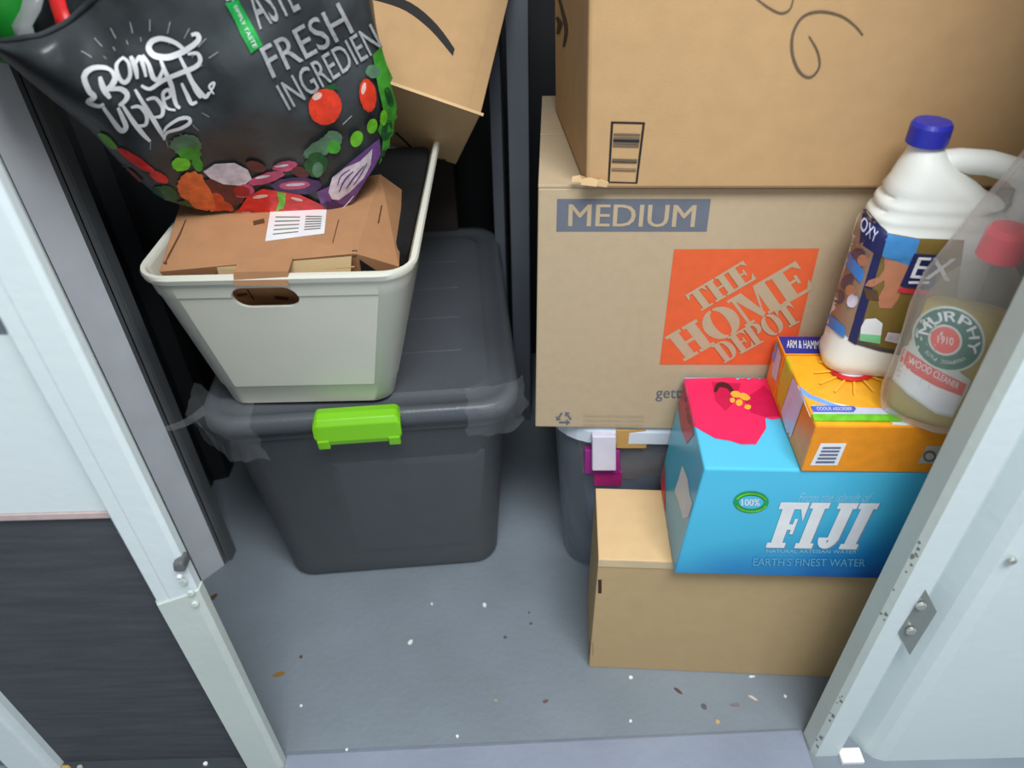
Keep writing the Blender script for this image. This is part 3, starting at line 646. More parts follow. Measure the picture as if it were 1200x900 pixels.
for p, w in ((cz((600, 400), (585, 368), (530, 352), (475, 362), (447, 402), (470, 470), (500, 505), (465, 528), (520, 552), (548, 540)), 28), (cz((525, 400), (545, 460), (580, 512)), 34), (cz((590, 370), (608, 405), (585, 450), (548, 470)), 30),
             (cz((560, 468), (630, 462), (668, 488), (662, 520), (625, 550)), 30), (cz((655, 300), (618, 340), (625, 400), (655, 430), (685, 395), (680, 330), (650, 302)), 24), (cz((690, 295), (712, 345), (725, 410)), 28),
             (cz((712, 340), (735, 300), (752, 330), (770, 400)), 24), (cz((752, 290), (785, 340), (808, 405), (835, 410), (858, 360)), 26),
             (cz((975, 262), (930, 222), (860, 198), (805, 212), (785, 255), (815, 292), (880, 300), (950, 275), (1010, 240), (1048, 205), (1040, 175), (1010, 180)), 34),
             (cz((845, 310), (868, 370), (900, 440), (925, 540), (950, 565)), 26), (cz((945, 290), (975, 350), (1000, 400), (1040, 480), (1062, 510)), 26), (cz((990, 280), (1040, 275), (1058, 310), (1035, 345), (960, 375), (860, 415), (790, 462), (745, 445)), 26),
             (cz((545, 555), (590, 620), (640, 680), (665, 660), (640, 600), (620, 560)), 28), (cz((640, 540), (700, 630), (745, 690), (790, 738)), 26), (cz((690, 560), (735, 555), (770, 600), (765, 650), (720, 655)), 22),
             (cz((712, 465), (780, 580), (830, 660), (868, 725)), 26), (cz((770, 520), (815, 510), (855, 560), (850, 605), (810, 610)), 22), (cz((850, 520), (895, 500), (885, 465), (855, 490), (875, 560), (925, 575)), 20),
             (cz((955, 430), (985, 490), (1010, 540), (1040, 530)), 24), (cz((1000, 400), (1050, 470), (1085, 505), (1105, 480)), 24), (cz((1100, 500), (1130, 445), (1128, 430), (1105, 450), (1130, 490)), 14),
             (cz((862, 730), (880, 690), (950, 670), (1000, 640), (990, 615), (940, 622), (880, 660), (862, 690)), 20)):
    sc.append((p, w * K))
rays = []
for a in range(0, 360, 15):
    if 200 < a < 345:
        r0, r1 = 74, 88
        c_ = (176, 98); t = math.radians(a); p = (c_[0] + 78 * math.cos(t) * 1.02, c_[1] + 62 * math.sin(t)); q = (c_[0] + 92 * math.cos(t), c_[1] + 76 * math.sin(t)); rays.append(stroke([p, q], 1.8, False))
        p = (c_[0] + 62 * math.cos(t + .1) * 1.02, c_[1] + 50 * math.sin(t + .1)); q = (c_[0] + 68 * math.cos(t + .1), c_[1] + 56 * math.sin(t + .1)); rays.append(stroke([p, q], 1.5, False))
    if 20 < a < 100:
        t = math.radians(a); p = (176 + 70 * math.cos(t), 98 + 66 * math.sin(t)); q = (176 + 80 * math.cos(t), 98 + 76 * math.sin(t)); rays.append(stroke([p, q], 1.2, False))
items = [(chalk, [q for r_ in rays for q in r_], ident), (white_p, [q for p, w in sc for q in stroke(p, w)], ident)]
print_on('printed_lettering', bag, bvb, items, eps=.0018, maxlen=7)['label'] = 'white brush lettering with small rays'
def tq(s, q, m=chalk, bold=.0): return (m, font_polys(s, bold), homog(q))
# quad order: bottom-left, bottom-right, top-right, top-left of the words in the photograph
print_on('printed_lettering', bag, bvb, [
    tq('T ASTE', [(285, 46), (352, 10), (330, -38), (262, -6)], bold=.01),
    tq('FRESH', [(319, 91), (414, 37), (396, 2), (303, 56)], bold=.01),
    tq('INGREDIEN', [(338, 128), (446, 56), (432, 27), (322, 99)], bold=.008),
    (gtag, [[(263, 3), (279, -2), (307, 52), (294, 62)]], ident),
    (white_p, font_polys('SIMPLY TASTE'), homog([(272, 6), (297, 56), (301, 54), (276, 4)]))], eps=.0018, maxlen=6)
veg = [
    (dgr, [blob(192, 228, 16, 12, 10, seed=3), blob(222, 240, 18, 7, 0, seed=9)], ident),
    (lim, [blob(127, 164, 14, 4.5, 42, seed=2)], ident), (redp, [blob(160, 187, 26, 5, 34, seed=4), blob(186, 206, 12, 5.5, 28, seed=5)], ident), (dred, [blob(158, 206, 18, 4, 42, seed=6)], ident),
    (ggr, [blob(218, 168, 19, 12, 0, j=.14, seed=7)], ident), (grn, [blob(222, 178, 14, 8, 0, seed=8), blob(231, 190, 6, 10, -20, seed=8)], ident), (lim, [blob(212, 191, 11, 8, 0, seed=10)], ident),
    (brn, [blob(262, 222, 26, 16, 20, seed=11)], ident),
    (org_, [blob(224, 216, 16, 17, 30, seed=12), ell(233, 226, 14, 22, 20, -.5)], ident), (org2, [ell(252, 238, 11, 14, 16, .2), ell(262, 243, 12, 9, 16, .2)], ident), (org_, [ell(243, 233, 8, 20, 16, -.3)], ident),
    (pale, [[(238, 199), (252, 190), (275, 189), (290, 197), (295, 208), (285, 216), (262, 214), (246, 207)]], ident),
    (pink, [blob(286, 222, 12, 8, -10, seed=13), blob(312, 207, 22, 6, -16, seed=14), blob(334, 193, 14, 6, -8, seed=15)], ident), (brn, [blob(300, 193, 12, 6, 20, seed=16), blob(352, 200, 10, 6, 20, seed=17)], ident),
    (dred, [blob(283, 222, 10, 6, 10, seed=18)], ident), (dpur, [blob(348, 216, 30, 10, 0, seed=31)], ident),
    (pink, [blob(345, 215, 18, 5, -4, seed=19)], ident), (pale, [blob(346, 214, 11, 1.8, -4, seed=20), blob(330, 192, 8, 1.6, -8, seed=21), blob(308, 205, 9, 1.6, -10, seed=22)], ident),
    (redp, [[(268, 248), (280, 243), (290, 228), (308, 219), (330, 222), (352, 226), (378, 238), (394, 247), (370, 251), (330, 252), (296, 254)]], ident), (hl, [blob(305, 228, 9, 2, -8, seed=23), blob(348, 231, 7, 1.6, 14, seed=24), blob(288, 247, 6, 1.5, -6, seed=25)], ident),
    (lim, [[(325, 222), (335, 224), (334, 236), (330, 248), (322, 248), (327, 234)]], ident),
    (tom, [blob(380, 123, 19.5, 21, 10, 22, .03, seed=26)], ident), (hl, [ell(370, 111, 6, 4, 12, -.5)], ident), (dgr, [[(376, 101), (390, 96), (398, 101), (388, 104)]], ident),
    (tom, [blob(429, 110, 9.5, 19, -8, 18, .05, seed=27)], ident), (hl, [ell(424, 102, 2.4, 7, 10, .2)], ident),
    (ggr, [blob(376, 170, 22, 10, -28, j=.14, seed=28), blob(389, 160, 11, 10, 0, seed=32)], ident), (grn, [blob(390, 170, 8, 8, 0, seed=29)], ident), (dgr, [blob(370, 190, 13, 14, 0, seed=30)], ident), (ggr, [blob(372, 196, 6, 9, 0, seed=39)], ident),
    (lim, [ell(416, 160, 7, 10, 14, .3), ell(434, 145, 6, 9, 14, .2)], ident),
    (pur, [[(371, 222), (385, 215), (398, 196), (420, 178), (442, 160), (444, 178), (432, 200), (418, 222), (408, 240), (390, 243), (376, 236)]], ident),
    (dpur, [[(376, 236), (388, 230), (398, 236), (408, 240), (400, 248), (386, 246)]], ident),
    (pale, [[(384, 222), (388, 205), (402, 194), (420, 186), (434, 172), (432, 190), (424, 206), (408, 222), (396, 231), (388, 230)]], ident),
    (pur, stroke([(396, 222), (402, 208), (412, 198)], 2) + stroke([(404, 218), (412, 206), (424, 192)], 2) + stroke([(394, 214), (398, 203), (408, 196)], 1.6) + stroke([(412, 214), (420, 203), (428, 188)], 1.5), ident),
    (grn, [[(434, 62), (442, 54), (448, 75), (458, 98), (466, 124), (462, 158), (452, 182), (438, 200), (444, 180), (446, 160), (440, 150), (446, 130), (442, 110), (438, 90)]], ident),
    (dgr, [blob(450, 150, 6, 12, 10, seed=33), blob(452, 112, 4, 12, -14, seed=34), blob(448, 178, 4, 9, 20, seed=38)], ident), (lim, [blob(446, 135, 4, 9, 0, seed=35), blob(456, 160, 3, 10, 10, seed=36)], ident), (ggr, [blob(434, 82, 8, 8, 0, seed=37)], ident),
    (white_p, stroke([(386, 246), (400, 240), (412, 226)], 1.6) + stroke([(396, 249), (406, 243)], 1.4) + stroke([(400, 142), (410, 132)], 1.2), ident),
]
print_on('printed_vegetables', bag, bvb, veg, eps=.0015, maxlen=7, step=.0001)['label'] = 'colourful vegetable picture along the bottom of the bag'
# pale smear lines where the bag catches old chalk print
# produce sticking out of the bag's mouth
gb = thing('produce_bag', 'green leafy bundle in a pale clear wrapper poking out of the bag mouth', 'produce', tuple(aty(8, 40, .84)))
def lump(name, px, py, y, rx, ry, rz, m, parent, seed, amp=.25):
    bm = bmesh.new(); bmesh.ops.create_icosphere(bm, subdivisions=3, radius=1); c = aty(px, py, y); vs = []
    for q in bm.verts: k = 1 + amp * noise.noise(q.co * 2.2 + Vector((seed, 0, 0))); vs.append(c + Vector((q.co.x * rx, q.co.y * ry, q.co.z * rz)) * k)
    bm.verts.index_update(); f = [[x.index for x in q.verts] for q in bm.faces]; bm.free(); return mk(name, vs, f, m, parent, smooth=True)
lump('leaves', -12, 0, .83, .038, .03, .06, pm('fresh_green', (30, 140, 46)), gb, 1)
rb = [aty(33, 52, .80), aty(26, 30, .805), aty(36, 12, .81), aty(44, -20, .82)]
ribbon('wrapper', rb, .020, film('pale_wrapper', (220, 222, 226), .5, .2, 1), gb)
rb = [aty(40, 40, .82), aty(62, 32, .82), aty(78, 30, .822)]
# ------------------------------------------------------------------ tilted carton behind the bag
Rm = Matrix(((.936, -.253, .245), (.011, .717, .697), (-.352, -.650, .674)))
e1, e2, e3 = [Vector((Rm[0][k], Rm[1][k], Rm[2][k])) for k in range(3)]
A = aty(563, 135, 1.09)
wl_, hh, dd = .26, .30, .20
sc_ = 1.09
ds = .205
P0 = [A - e1 * wl_, A, A + e2 * ds, A - e1 * wl_ + e2 * ds]
tcn = thing('carton', 'open brown carton with a curved black arrow print, tilted behind the black grocery bag', 'box', tuple(A))
tb_ = hexa('carton_body', P0, [p + e3 * hh for p in P0], [kraft_warm, kraft_light, tape_m], tcn, fm=[1, 0, 0, 0, 0, 0], bevel=.0015)  # underside in paler cardboard: the light on it is put into the colour
# bottom seam tape with torn ends
bvt = bvh_of(tb_)
print_on('printed_arrow', tcn, bvt, [(ink, stroke([(418, -6), (445, -3), (478, 8), (508, 32), (534, 65)], 11) , ident)], eps=.0008, maxlen=20)
print_each('printed_mark', tcn, bvt, [(ink, stroke(p, w, False)) for p, w in (([(464, 155), (482, 172)], 4), ([(516, 186), (532, 192)], 6))])
ov = [A - e1 * wl_ - e2 * .002 - e3 * .001, A + e1 * .004 - e2 * .002 - e3 * .001, A + e1 * .004 - e2 * .003 + e3 * .003, A - e1 * wl_ - e2 * .003 + e3 * .003]
hexa('flap_edge', [p + e2 * .002 for p in ov], ov, kraft_light, tcn)
hexa('seam_tape', [A - e1 * .02 - e2 * .0012, A - e1 * .06 - e2 * .0012, A - e1 * .06 - e2 * .0004, A - e1 * .02 - e2 * .0004], [q + e3 * hh for q in (A - e1 * .02 - e2 * .0012, A - e1 * .06 - e2 * .0012, A - e1 * .06 - e2 * .0004, A - e1 * .02 - e2 * .0004)], kraft_warm, tcn)

# ------------------------------------------------------------------ clear bin under the moving box
cb = thing('clear_bin', 'clear plastic storage bin with white lid and purple clip, standing under the kraft moving box', 'bin', (.30, 1.03, 0))
cfn = film('clear_bin_plastic', (196, 206, 218), .24, .25, .7)
yw = math.radians(-3.5)
def cloop(z, off, r): return rrect(.30 + .0, 1.014, .445 + 2 * off, .37 + 2 * off, r, z, yw, 7)
v, f = loft([cloop(.001, -.03, .05), cloop(.01, -.022, .06), cloop(.34, 0, .07), cloop(.365, .002, .07), cloop(.365, -.002, .066), cloop(.34, -.004, .066), cloop(.014, -.026, .056)])
mk('bin_body', v, f, cfn, cb, smooth=True)
v, f = loft([cloop(.362, .006, .075), cloop(.362, .012, .08), cloop(.385, .012, .08), cloop(.396, .006, .075), cloop(.3965, -.01, .07)])
cl_ = mk('lid', v, f, mat('white_lid_plastic', (205, 214, 226), .35, .02), cb, smooth=False); cl_['label'] = 'white lid'
purp = pm('purple_clip', (150, 40, 130))
ca = aty(705, 550, .83); yfr = .838
def clipb(nm, px0, py0, px1, py1, yy, m, th, par):
    a, b, c2, d = aty(px0, py0, yy), aty(px1, py0, yy), aty(px1, py1, yy), aty(px0, py1, yy)
    q = [d, c2, c2 + Vector((0, th, 0)), d + Vector((0, th, 0))]; t = [a, b, b + Vector((0, th, 0)), a + Vector((0, th, 0))]
    return hexa(nm, q, t, m, par, bevel=.002)
k1 = clipb('clip', 685, 528, 727, 556, .826, purp, .012, cb); k1['label'] = 'purple clip'
clipb('clip_tongue', 694, 512, 722, 552, .815, mat('white_clip_face', (214, 210, 226), .35), .012, k1)
clipb('clip_foot', 696, 553, 729, 570, .828, pm('magenta_clip', (170, 40, 110)), .010, k1)
ct = clipb('lid_tape', 722, 504, 758, 526, .824, mat('ochre_label', (190, 148, 84), .5), .004, cb)
# contents seen through the side
fl_ = thing('folded_cloth', 'blurred navy blue cloth seen inside the clear storage bin', 'cloth', (.31, 1.03, .015))
def pillow(name, cx, cy, cz_, w, d, h, m, parent, seed):
    bm = bmesh.new(); bmesh.ops.create_cube(bm, size=1); bmesh.ops.subdivide_edges(bm, edges=bm.edges, cuts=7, use_grid_fill=True)
    vs = []
    for q in bm.verts:
        p = Vector((q.co.x * w, q.co.y * d, q.co.z * h)); r_ = (1 - .25 * (2 * q.co.x) ** 4 * (2 * q.co.z) ** 2); n_ = noise.noise_vector(p * 18 + Vector((seed, 0, 0))) * .008
        vs.append(Vector((cx, cy, cz_)) + Vector((p.x * r_, p.y * r_, p.z * r_)) + n_)
    bm.verts.index_update(); f = [[x.index for x in q.verts] for q in bm.faces]; bm.free(); return mk(name, vs, f, m, parent, smooth=True)
pillow('cloth_fold', .30, 1.03, .12, .33, .27, .18, mat('slate_blue_cloth', (112, 130, 158), .9, .2, 20), fl_, 2)
pillow('cloth_fold', .31, 1.03, .31, .33, .27, .08, mat('navy_cloth', (24, 30, 44), .9, .2, 20), fl_, 4)
pk = pillow('cloth_fold', .29, 1.03, .225, .34, .27, .05, mat('tan_cloth', (196, 166, 150), .9, .2, 20), fl_, 5); pk['label'] = 'tan fold of cloth'

# ------------------------------------------------------------------ kraft moving box
yh = math.radians(-3.6)
hf = foot(.038, .833, .56, .34, yh)
HZ0, HZ1 = .3975, .788
mb = thing('moving_box', 'kraft moving box with orange square logo, on the clear bin and under the large carton', 'box', ((hf[0].x + hf[2].x) / 2, (hf[0].y + hf[2].y) / 2, HZ0))
hfb = foot(.034, .830, .56, .345, yh)
mbb = hexa('box_body', zs(hfb, HZ0), zs(hf, HZ1 - .004), kraft, mb, bevel=.002)
# two long top flaps with the meeting seam between them
ey_h = Vector((-math.sin(yh), math.cos(yh), 0))
m1, m2 = hf[0] + ey_h * .168, hf[1] + ey_h * .168; m3, m4 = hf[0] + ey_h * .172, hf[1] + ey_h * .172
hexa('top_flap', zs([hf[0], hf[1], m2, m1], HZ1 - .004), zs([hf[0], hf[1], m2, m1], HZ1), kraft, mb, bevel=.0008)
hexa('top_flap', zs([m3, m4, hf[2], hf[3]], HZ1 - .004), zs([m3, m4, hf[2], hf[3]], HZ1), kraft, mb, bevel=.0008)
bvm = bvh_of(mbb)
print_on('printed_size_label', mb, bvm, [(blue_ink, [R(0, 0, 1, 1)], homog([(652, 271), (828, 271), (833, 233), (653, 233)])), (kraft, font_polys('MEDIUM', .02), homog([(666, 265), (813, 266), (816, 240), (667, 239)]))])
Hq = homog([(773, 427), (927, 427), (960, 291), (790, 292)])
def wq(u0, v0, ang, L, h):
    t = math.radians(ang); ux, uy = math.cos(t), math.sin(t)
    return lambda a, b: Hq(u0 + ux * L * a - uy * h * b, v0 + uy * L * a + ux * h * b)
print_on('printed_logo', mb, bvm, [(orange_p, [R(0, 0, 1, 1)], Hq), (kraft, word('HOME', -.02), wq(.185, .03, 37.5, 1.07, .285)), (kraft, word('THE', .0), wq(.235, .475, 37.5, .47, .19)), (kraft, word('DEPOT', -.02), wq(.49, .015, 37.5, .645, .20))])
def recyc(cx, cy, r):
    out = []
    for k in range(3):
        a = math.radians(90 + 120 * k); a2 = math.radians(90 + 120 * (k + 1)); p = (cx + r * math.cos(a), cy - r * math.sin(a) * .8); q = (cx + r * math.cos(a2), cy - r * math.sin(a2) * .8)
        m0 = tuple(p[i] + (q[i] - p[i]) * .22 for i in (0, 1)); m1_ = tuple(p[i] + (q[i] - p[i]) * .62 for i in (0, 1)); m2_ = tuple(p[i] + (q[i] - p[i]) * .86 for i in (0, 1))
        out += stroke([m0, m1_], 4.5, False); dx, dy = q[0] - p[0], q[1] - p[1]; l = math.hypot(dx, dy); nx, ny = -dy / l * 4, dx / l * 4
        out.append([(m1_[0] + nx, m1_[1] + ny), (m1_[0] - nx, m1_[1] - ny), m2_])
    return out
print_on('printed_recycling_mark', mb, bvm, [(blue_ink, recyc(661, 490, 12), ident), (faint_ink, [R(0, 0, 1, 1)], homog([(680, 502), (756, 502), (757, 483), (681, 482)])),
    (kraft, [q for i in range(3) for q in [[(x, y + .3 * i) for x, y in p] for p in [[(a, .12 + .14 * b) for a, b in t] for t in font_polys('CORRUGATED RECYCLES BOX')]]], homog([(683, 501), (754, 501), (755, 484), (684, 483)]))])
print_on('printed_words', mb, bvm, [(blue_ink, font_polys('getting moving', .01), homog([(768, 470), (878, 472), (880, 456), (769, 454)]))])

# ------------------------------------------------------------------ large carton on top
uz = HZ1 + .001
q0 = atz(651, 130, uz); q1 = atz(692, 218, uz); q1.y = .816; q1.x = .094
ub = thing('large_carton', 'large warm brown carton with barcode strip and pencil loops, on the kraft moving box', 'box', (.36, .95, uz))
dirf = Vector((math.cos(yh), math.sin(yh), 0))
q2 = q1 + dirf * .62; q3 = q0 + dirf * .64
ch = atz(668, 207, uz)
bt4 = [q1, q2, q3, q0]
t4 = [aty(690, 0, q1.y), None, None, aty(650, 0, q0.y)]
def lift(b, t, z): k = (z - b.z) / (t.z - b.z); return b + (t - b) * k
T1 = lift(q1, t4[0], 1.14); T0 = lift(q0, t4[3], 1.14)
T2 = T1 + dirf * .62; T3 = T0 + dirf * .64
ubb = hexa('carton_body', bt4, [T1, T2, T3, T0], kraft_warm, ub, bevel=.004)
# crushed bottom corner: torn paper tongues
rn = random.Random(3)
for i, (px, py, s) in enumerate(((678, 214, .012), (690, 217, .014), (703, 219, .012))):
    c = aty(px, py - 3, q1.y - .004 + (.012 if i == 0 else 0)); v = []
    for a, b, o_ in ((-1, -.5, 0), (.9, -.6, -.004), (1.1, .3, -.006), (.1, .6, -.002), (-.9, .3, 0)): v.append(c + Vector((a * s * .7, o_ + rn.uniform(-.003, 0), b * s * .6 + .003)))
    mk('torn_paper', v, [(0, 1, 2, 3, 4)], kraft_light, ub, solid=.001)
bvu = bvh_of(ubb)
bq = homog([(712, 214), (747, 215), (756, 143), (716, 142)])
print_on('printed_barcode', ub, bvu, [(ink, [R(0, 0, 1, .025), R(0, .97, 1, 1), R(0, 0, .07, 1), R(.93, 0, 1, 1)], bq), (mat('barcode_grey', (110, 96, 80), .7), [R(.1, .62, .9, .66), R(.1, .67, .9, .78), R(.1, .80, .9, .83), R(.1, .36, .9, .40), R(.1, .41, .9, .43), R(.1, .26, .9, .27), R(.1, .22, .9, .24)], bq),
    (ink, [R(.1, .70, .9, .74), R(.1, .375, .9, .385)], bq)], maxlen=6)
print_on('pencil_loops', ub, bvu, [(mat('pencil', (104, 88, 72), .6), stroke([(1011, 41), (1002, 30), (985, 18), (960, 13), (940, 20), (929, 40), (929, 65), (938, 85), (950, 90), (960, 78), (958, 60), (948, 42)], 3.2) + stroke([(884, -4), (900, 8), (915, 15), (926, 10), (930, -4)], 2.4), ident)], eps=.0008)
print_each('printed_mark', ub, bvu, [(ink, stroke([(655, -4), (660, 15), (664, 35), (661, 55)], 4)), (ink, stroke([(653, 20), (657, 28), (654, 40)], 6, False))])
# vertical corrugation scores by the left corner
print_on('score_lines', ub, bvu, [(kraft_mid, [R(0, 0, 1, 1)], homog([(664, 203), (666, 205), (657, -2), (655, -2)]))])
# scribbled note
# ------------------------------------------------------------------ plain carton on the floor
yb_ = math.radians(-4.3)
g = foot(.118, .658, .50, .138, yb_); gt = foot(.1185, .658, .50, .1385, yb_); GZ = .293
pc = thing('plain_carton', 'plain tan carton on the floor, under the blue water case', 'box', ((g[0].x + g[2].x) / 2, (g[0].y + g[2].y) / 2, 0))
pcb = hexa('carton_body', zs(g, .0005), zs(gt, GZ - .003), kraft_mid, pc, bevel=.0015)
hexa('top_flap', zs(gt, GZ - .003), zs(gt, GZ), kraft_light, pc, bevel=.001)
exg = Vector((math.cos(yb_), math.sin(yb_), 0)); eyg = Vector((-math.sin(yb_), math.cos(yb_), 0))
fa = [gt[0] - eyg * .0015, gt[1] - eyg * .0015]
hexa('tuck_edge', zs([fa[0], fa[1], gt[1], gt[0]], GZ - .016), zs([fa[0], fa[1], gt[1], gt[0]], GZ - .001), mat('pale_cut_edge', (206, 184, 146), .8), pc)
print_on('tuck_slot', pc, bvh_of(pcb), [(mat('slot_shadow_brown', (60, 40, 24), .9), [R(0, 0, 1, 1)], homog([(701, 695), (705, 695), (705, 679), (701, 679)]))])
print_on('tuck_slot', pc, bvh_of(pcb), [(MATS['slot_shadow_brown'], [R(0, 0, 1, 1)], homog([(691, 768), (695, 768), (695, 752), (691, 752)]))])

# ------------------------------------------------------------------ blue water case
fz0 = GZ + .001; FY = .6265
yf_ = math.radians(-3.6); FH = .2095
fb0 = foot(.222, .628, .44, .180, yf_); ft0 = foot(.2345, .6285, .43, .184, yf_)
wc_ = thing('water_case', 'turquoise bottled water case with white italic lettering and pink flower, on the plain carton', 'box', ((fb0[0].x + fb0[2].x) / 2, .71, fz0))
cyan = gradient('printed_sea_blue', [(0, (22, 60, 150)), (.3, (28, 128, 190)), (.62, (70, 186, 222)), (1, (84, 196, 234))], 'Z', -.03, .225, .28, diag=-.32)
fcase = hexa('case_body', zs(fb0, fz0), zs(ft0, fz0 + FH), cyan, wc_, bevel=.003)
bvf = bvh_of(fcase)
fpk = pm('hibiscus_pink', (232, 40, 96), .28); fdk = pm('hibiscus_dark', (196, 22, 76), .28); yel = pm('stamen_yellow', (226, 176, 60)); cream_line = white_p
print_on('printed_flower', wc_, bvf, [
    (fpk, [[(799, 444), (903, 442), (910, 462), (916, 490), (905, 492), (897, 490), (898, 502), (886, 521), (868, 521), (856, 517), (838, 514), (822, 505), (814, 500), (806, 496)]], ident),
    (fdk, [[(834, 448), (868, 450), (862, 470), (850, 482), (838, 470)], [(872, 468), (896, 452), (908, 468), (914, 488), (897, 489), (880, 484)]], ident),
    (pm('stamen_brown', (70, 24, 30)), stroke([(838, 460), (842, 452), (852, 453), (860, 462)], 6), ident),
    (yel, [blob(862, 463, 6, 4, 10, seed=1), blob(872, 466, 7, 4, 20, seed=2), blob(866, 473, 4, 4, 0, seed=3), blob(876, 478, 4, 3, 0, seed=4), blob(858, 470, 3, 3, 0, seed=5)], ident)], eps=.0006, maxlen=3)
print_on('printed_flower', wc_, bvf, [(fdk, [[(796, 448), (800, 446), (805, 462), (811, 490), (813, 510), (805, 520), (799, 505), (795, 480)]], ident)], eps=.0006, maxlen=3)
print_on('printed_side_word', wc_, bvf, [(white_p, [[(800, 545), (806, 560), (809, 580), (812, 590), (807, 606), (801, 608), (796, 590), (791, 575), (796, 560)]], ident)], eps=.0006, maxlen=5)
print_on('printed_side_flower', wc_, bvf, [(redp, [[(776, 532), (779, 540), (780, 600), (786, 640), (779, 602), (775, 570)]], ident)], eps=.0006, maxlen=5)
wsh = mat('lettering_edge_grey', (120, 150, 176), .5)
def fq(dx=0, dy=0, k=0): return homog([(897 + dx - k, 641 + dy + k), (1003 + dx + k, 643 + dy + k), (1031 + dx + k, 589 + dy - k), (915 + dx - k, 588 + dy - k)])
print_on('printed_lettering', wc_, bvf, [(wsh, word('FIJI', .08), fq(1.2, 1.0, .6)), (white_p, word('FIJI', .08), fq())], eps=.0006)
pale_b = mat('pale_blue_print', (150, 210, 232), .4)
print_on('printed_words', wc_, bvf, [(pale_b, font_polys('From the islands of', shear=.4), homog([(934, 588), (1020, 588), (1024, 577), (937, 577)])), (pale_b, font_polys('NATURAL ARTESIAN WATER'), homog([(898, 647), (1003, 648), (1004, 644), (898, 643)])),
    (mat('dim_blue_print', (104, 178, 214), .4), font_polys("EARTH'S FINEST WATER", .01), homog([(882, 662), (1013, 663), (1014, 654), (883, 653)]))], eps=.0006)
print_on('printed_seal', wc_, bvf, [(pm('seal_green', (34, 160, 92)), [ell(880, 588, 21, 13)], ident), (cyan, [ell(880, 588, 14.5, 7.5)], ident), (white_p, font_polys('100%', .03), homog([(869, 592), (890, 592), (890, 584), (869, 584)])),
    (lim, arcs(880, 588, (19, 11.5), (17, 9.5), 200, 340) + arcs(880, 588, (19, 11.5), (17, 9.5), 20, 160), ident)], eps=.0006)

# ------------------------------------------------------------------ two orange powder boxes on the water case
sz = fz0 + FH + .001; SZ1 = sz + .075
soda_o = pm('box_orange', (240, 150, 30), .35); soda_y = pm('box_yellow', (248, 178, 40), .35)
ys = math.radians(-3.0)
sf = foot(.350, .618, .235, .138, ys)
s1 = thing('powder_box', 'orange and yellow powder box lying flat on the turquoise case, under the white jug', 'box', ((sf[0].x + sf[2].x) / 2, .69, sz))
sb = hexa('box_body', zs(sf, sz), zs(sf, SZ1), [soda_o, soda_y], s1, fm=[0, 1, 0, 0, 0, 0], bevel=.002)
bvs = bvh_of(sb)
lav = pm('lavender_white', (206, 210, 236), .35); skyb = pm('sky_blue_print', (120, 168, 230), .35)
print_on('printed_design', s1, bvs, [
    (white_p, [[(935, 452), (948, 462), (975, 472), (1010, 479), (1040, 486), (1068, 498), (1060, 499), (950, 489)]], ident), (skyb, [[(937, 453), (950, 463), (978, 474), (1000, 480), (960, 481), (943, 470)]], ident),
    (lav, [[(950, 476), (1048, 480), (1055, 487), (953, 486)]], ident), (pm('blue_pill', (74, 100, 196)), [[(950, 477), (1000, 477), (1003, 480), (1000, 484), (953, 484)]], ident), (white_p, font_polys('ODOUR ABSORBER'), homog([(957, 482.5), (998, 482.5), (998, 478.5), (956, 478.5)])),
    (lim, [[(952, 486.5), (1044, 487), (1062, 495.5), (954.5, 494.5)]], ident),
    (pm('sun_yellow', (250, 192, 62)), [p for k in range(12) for p in stroke([(1000 + 22 * math.cos(k * .52), 436 + 13 * math.sin(k * .52)), (1000 + 46 * math.cos(k * .52), 438 + 26 * math.sin(k * .52))], 4, False)], ident),
    (redp, [ell(1001, 432, 30, 17, 26)], ident), (white_p, [ell(1001, 431, 25, 13, 24)], ident), (redp, [ell(1001, 430, 20, 10, 24)], ident)], eps=.0006)
print_on('printed_design', s1, bvs, [(pm('yellow_green', (206, 200, 40)), [[(921, 414), (926, 424), (930, 440), (916, 480), (911, 470), (912, 445)]], ident)], eps=.0006, maxlen=4)
print_on('printed_side_panel', s1, bvs, [(lav, [[(930, 442), (943, 468), (925, 519), (916, 482)]], ident)], eps=.0008, maxlen=4)
print_on('barcode_label', s1, bvs, [(white_p, [[(949, 545), (981, 545), (992, 519), (962, 519)]], ident), (mat('barcode_blue', (100, 110, 140), .5), [R(.15, .1 + .16 * i, .85, .19 + .16 * i) for i in range(5)], homog([(949, 545), (981, 545), (992, 519), (962, 519)])),
    ], eps=.0006)
print_on('printed_stamps', s1, bvs, [
    (mat('stamp_grey', (190, 184, 168), .5), [[(1075, 543), (1118, 543), (1122, 522), (1086, 522)]], ident), (grey_ink, [ell(1089, 534, 8, 7), ell(1109, 535, 7, 6)], ident), (MATS['stamp_grey'], [ell(1089, 534, 5, 4)], ident)], eps=.0006)
eys = Vector((-math.sin(ys), math.cos(ys), 0))
b0 = foot(sf[0].x + eys.x * .1395, sf[0].y + eys.y * .1395, .215, .042, ys)
s2 = thing('powder_box', 'orange powder box with a blue top, behind the yellow-topped powder box', 'box', ((b0[0].x + b0[2].x) / 2, .78, sz))
sb2 = hexa('box_body', zs(b0, sz), zs(b0, SZ1 + .0), [soda_o, pm('deep_blue_top', (44, 52, 150), .35)], s2, fm=[0, 1, 0, 0, 0, 0], bevel=.0015)
print_on('printed_lettering', s2, bvh_of(sb2), [(white_p, font_polys('ARM & HAMMER', .02), homog([(922, 408), (968, 410), (967, 400), (922, 399)]))], eps=.0006)
print_on('printed_design', s2, bvh_of(sb2), [(lav, [[(912, 405), (916, 418), (910, 448), (905, 440), (906, 425)]], ident), (skyb, [[(908, 400), (913, 403), (908, 425), (905, 420)]], ident)], eps=.0006, maxlen=4)

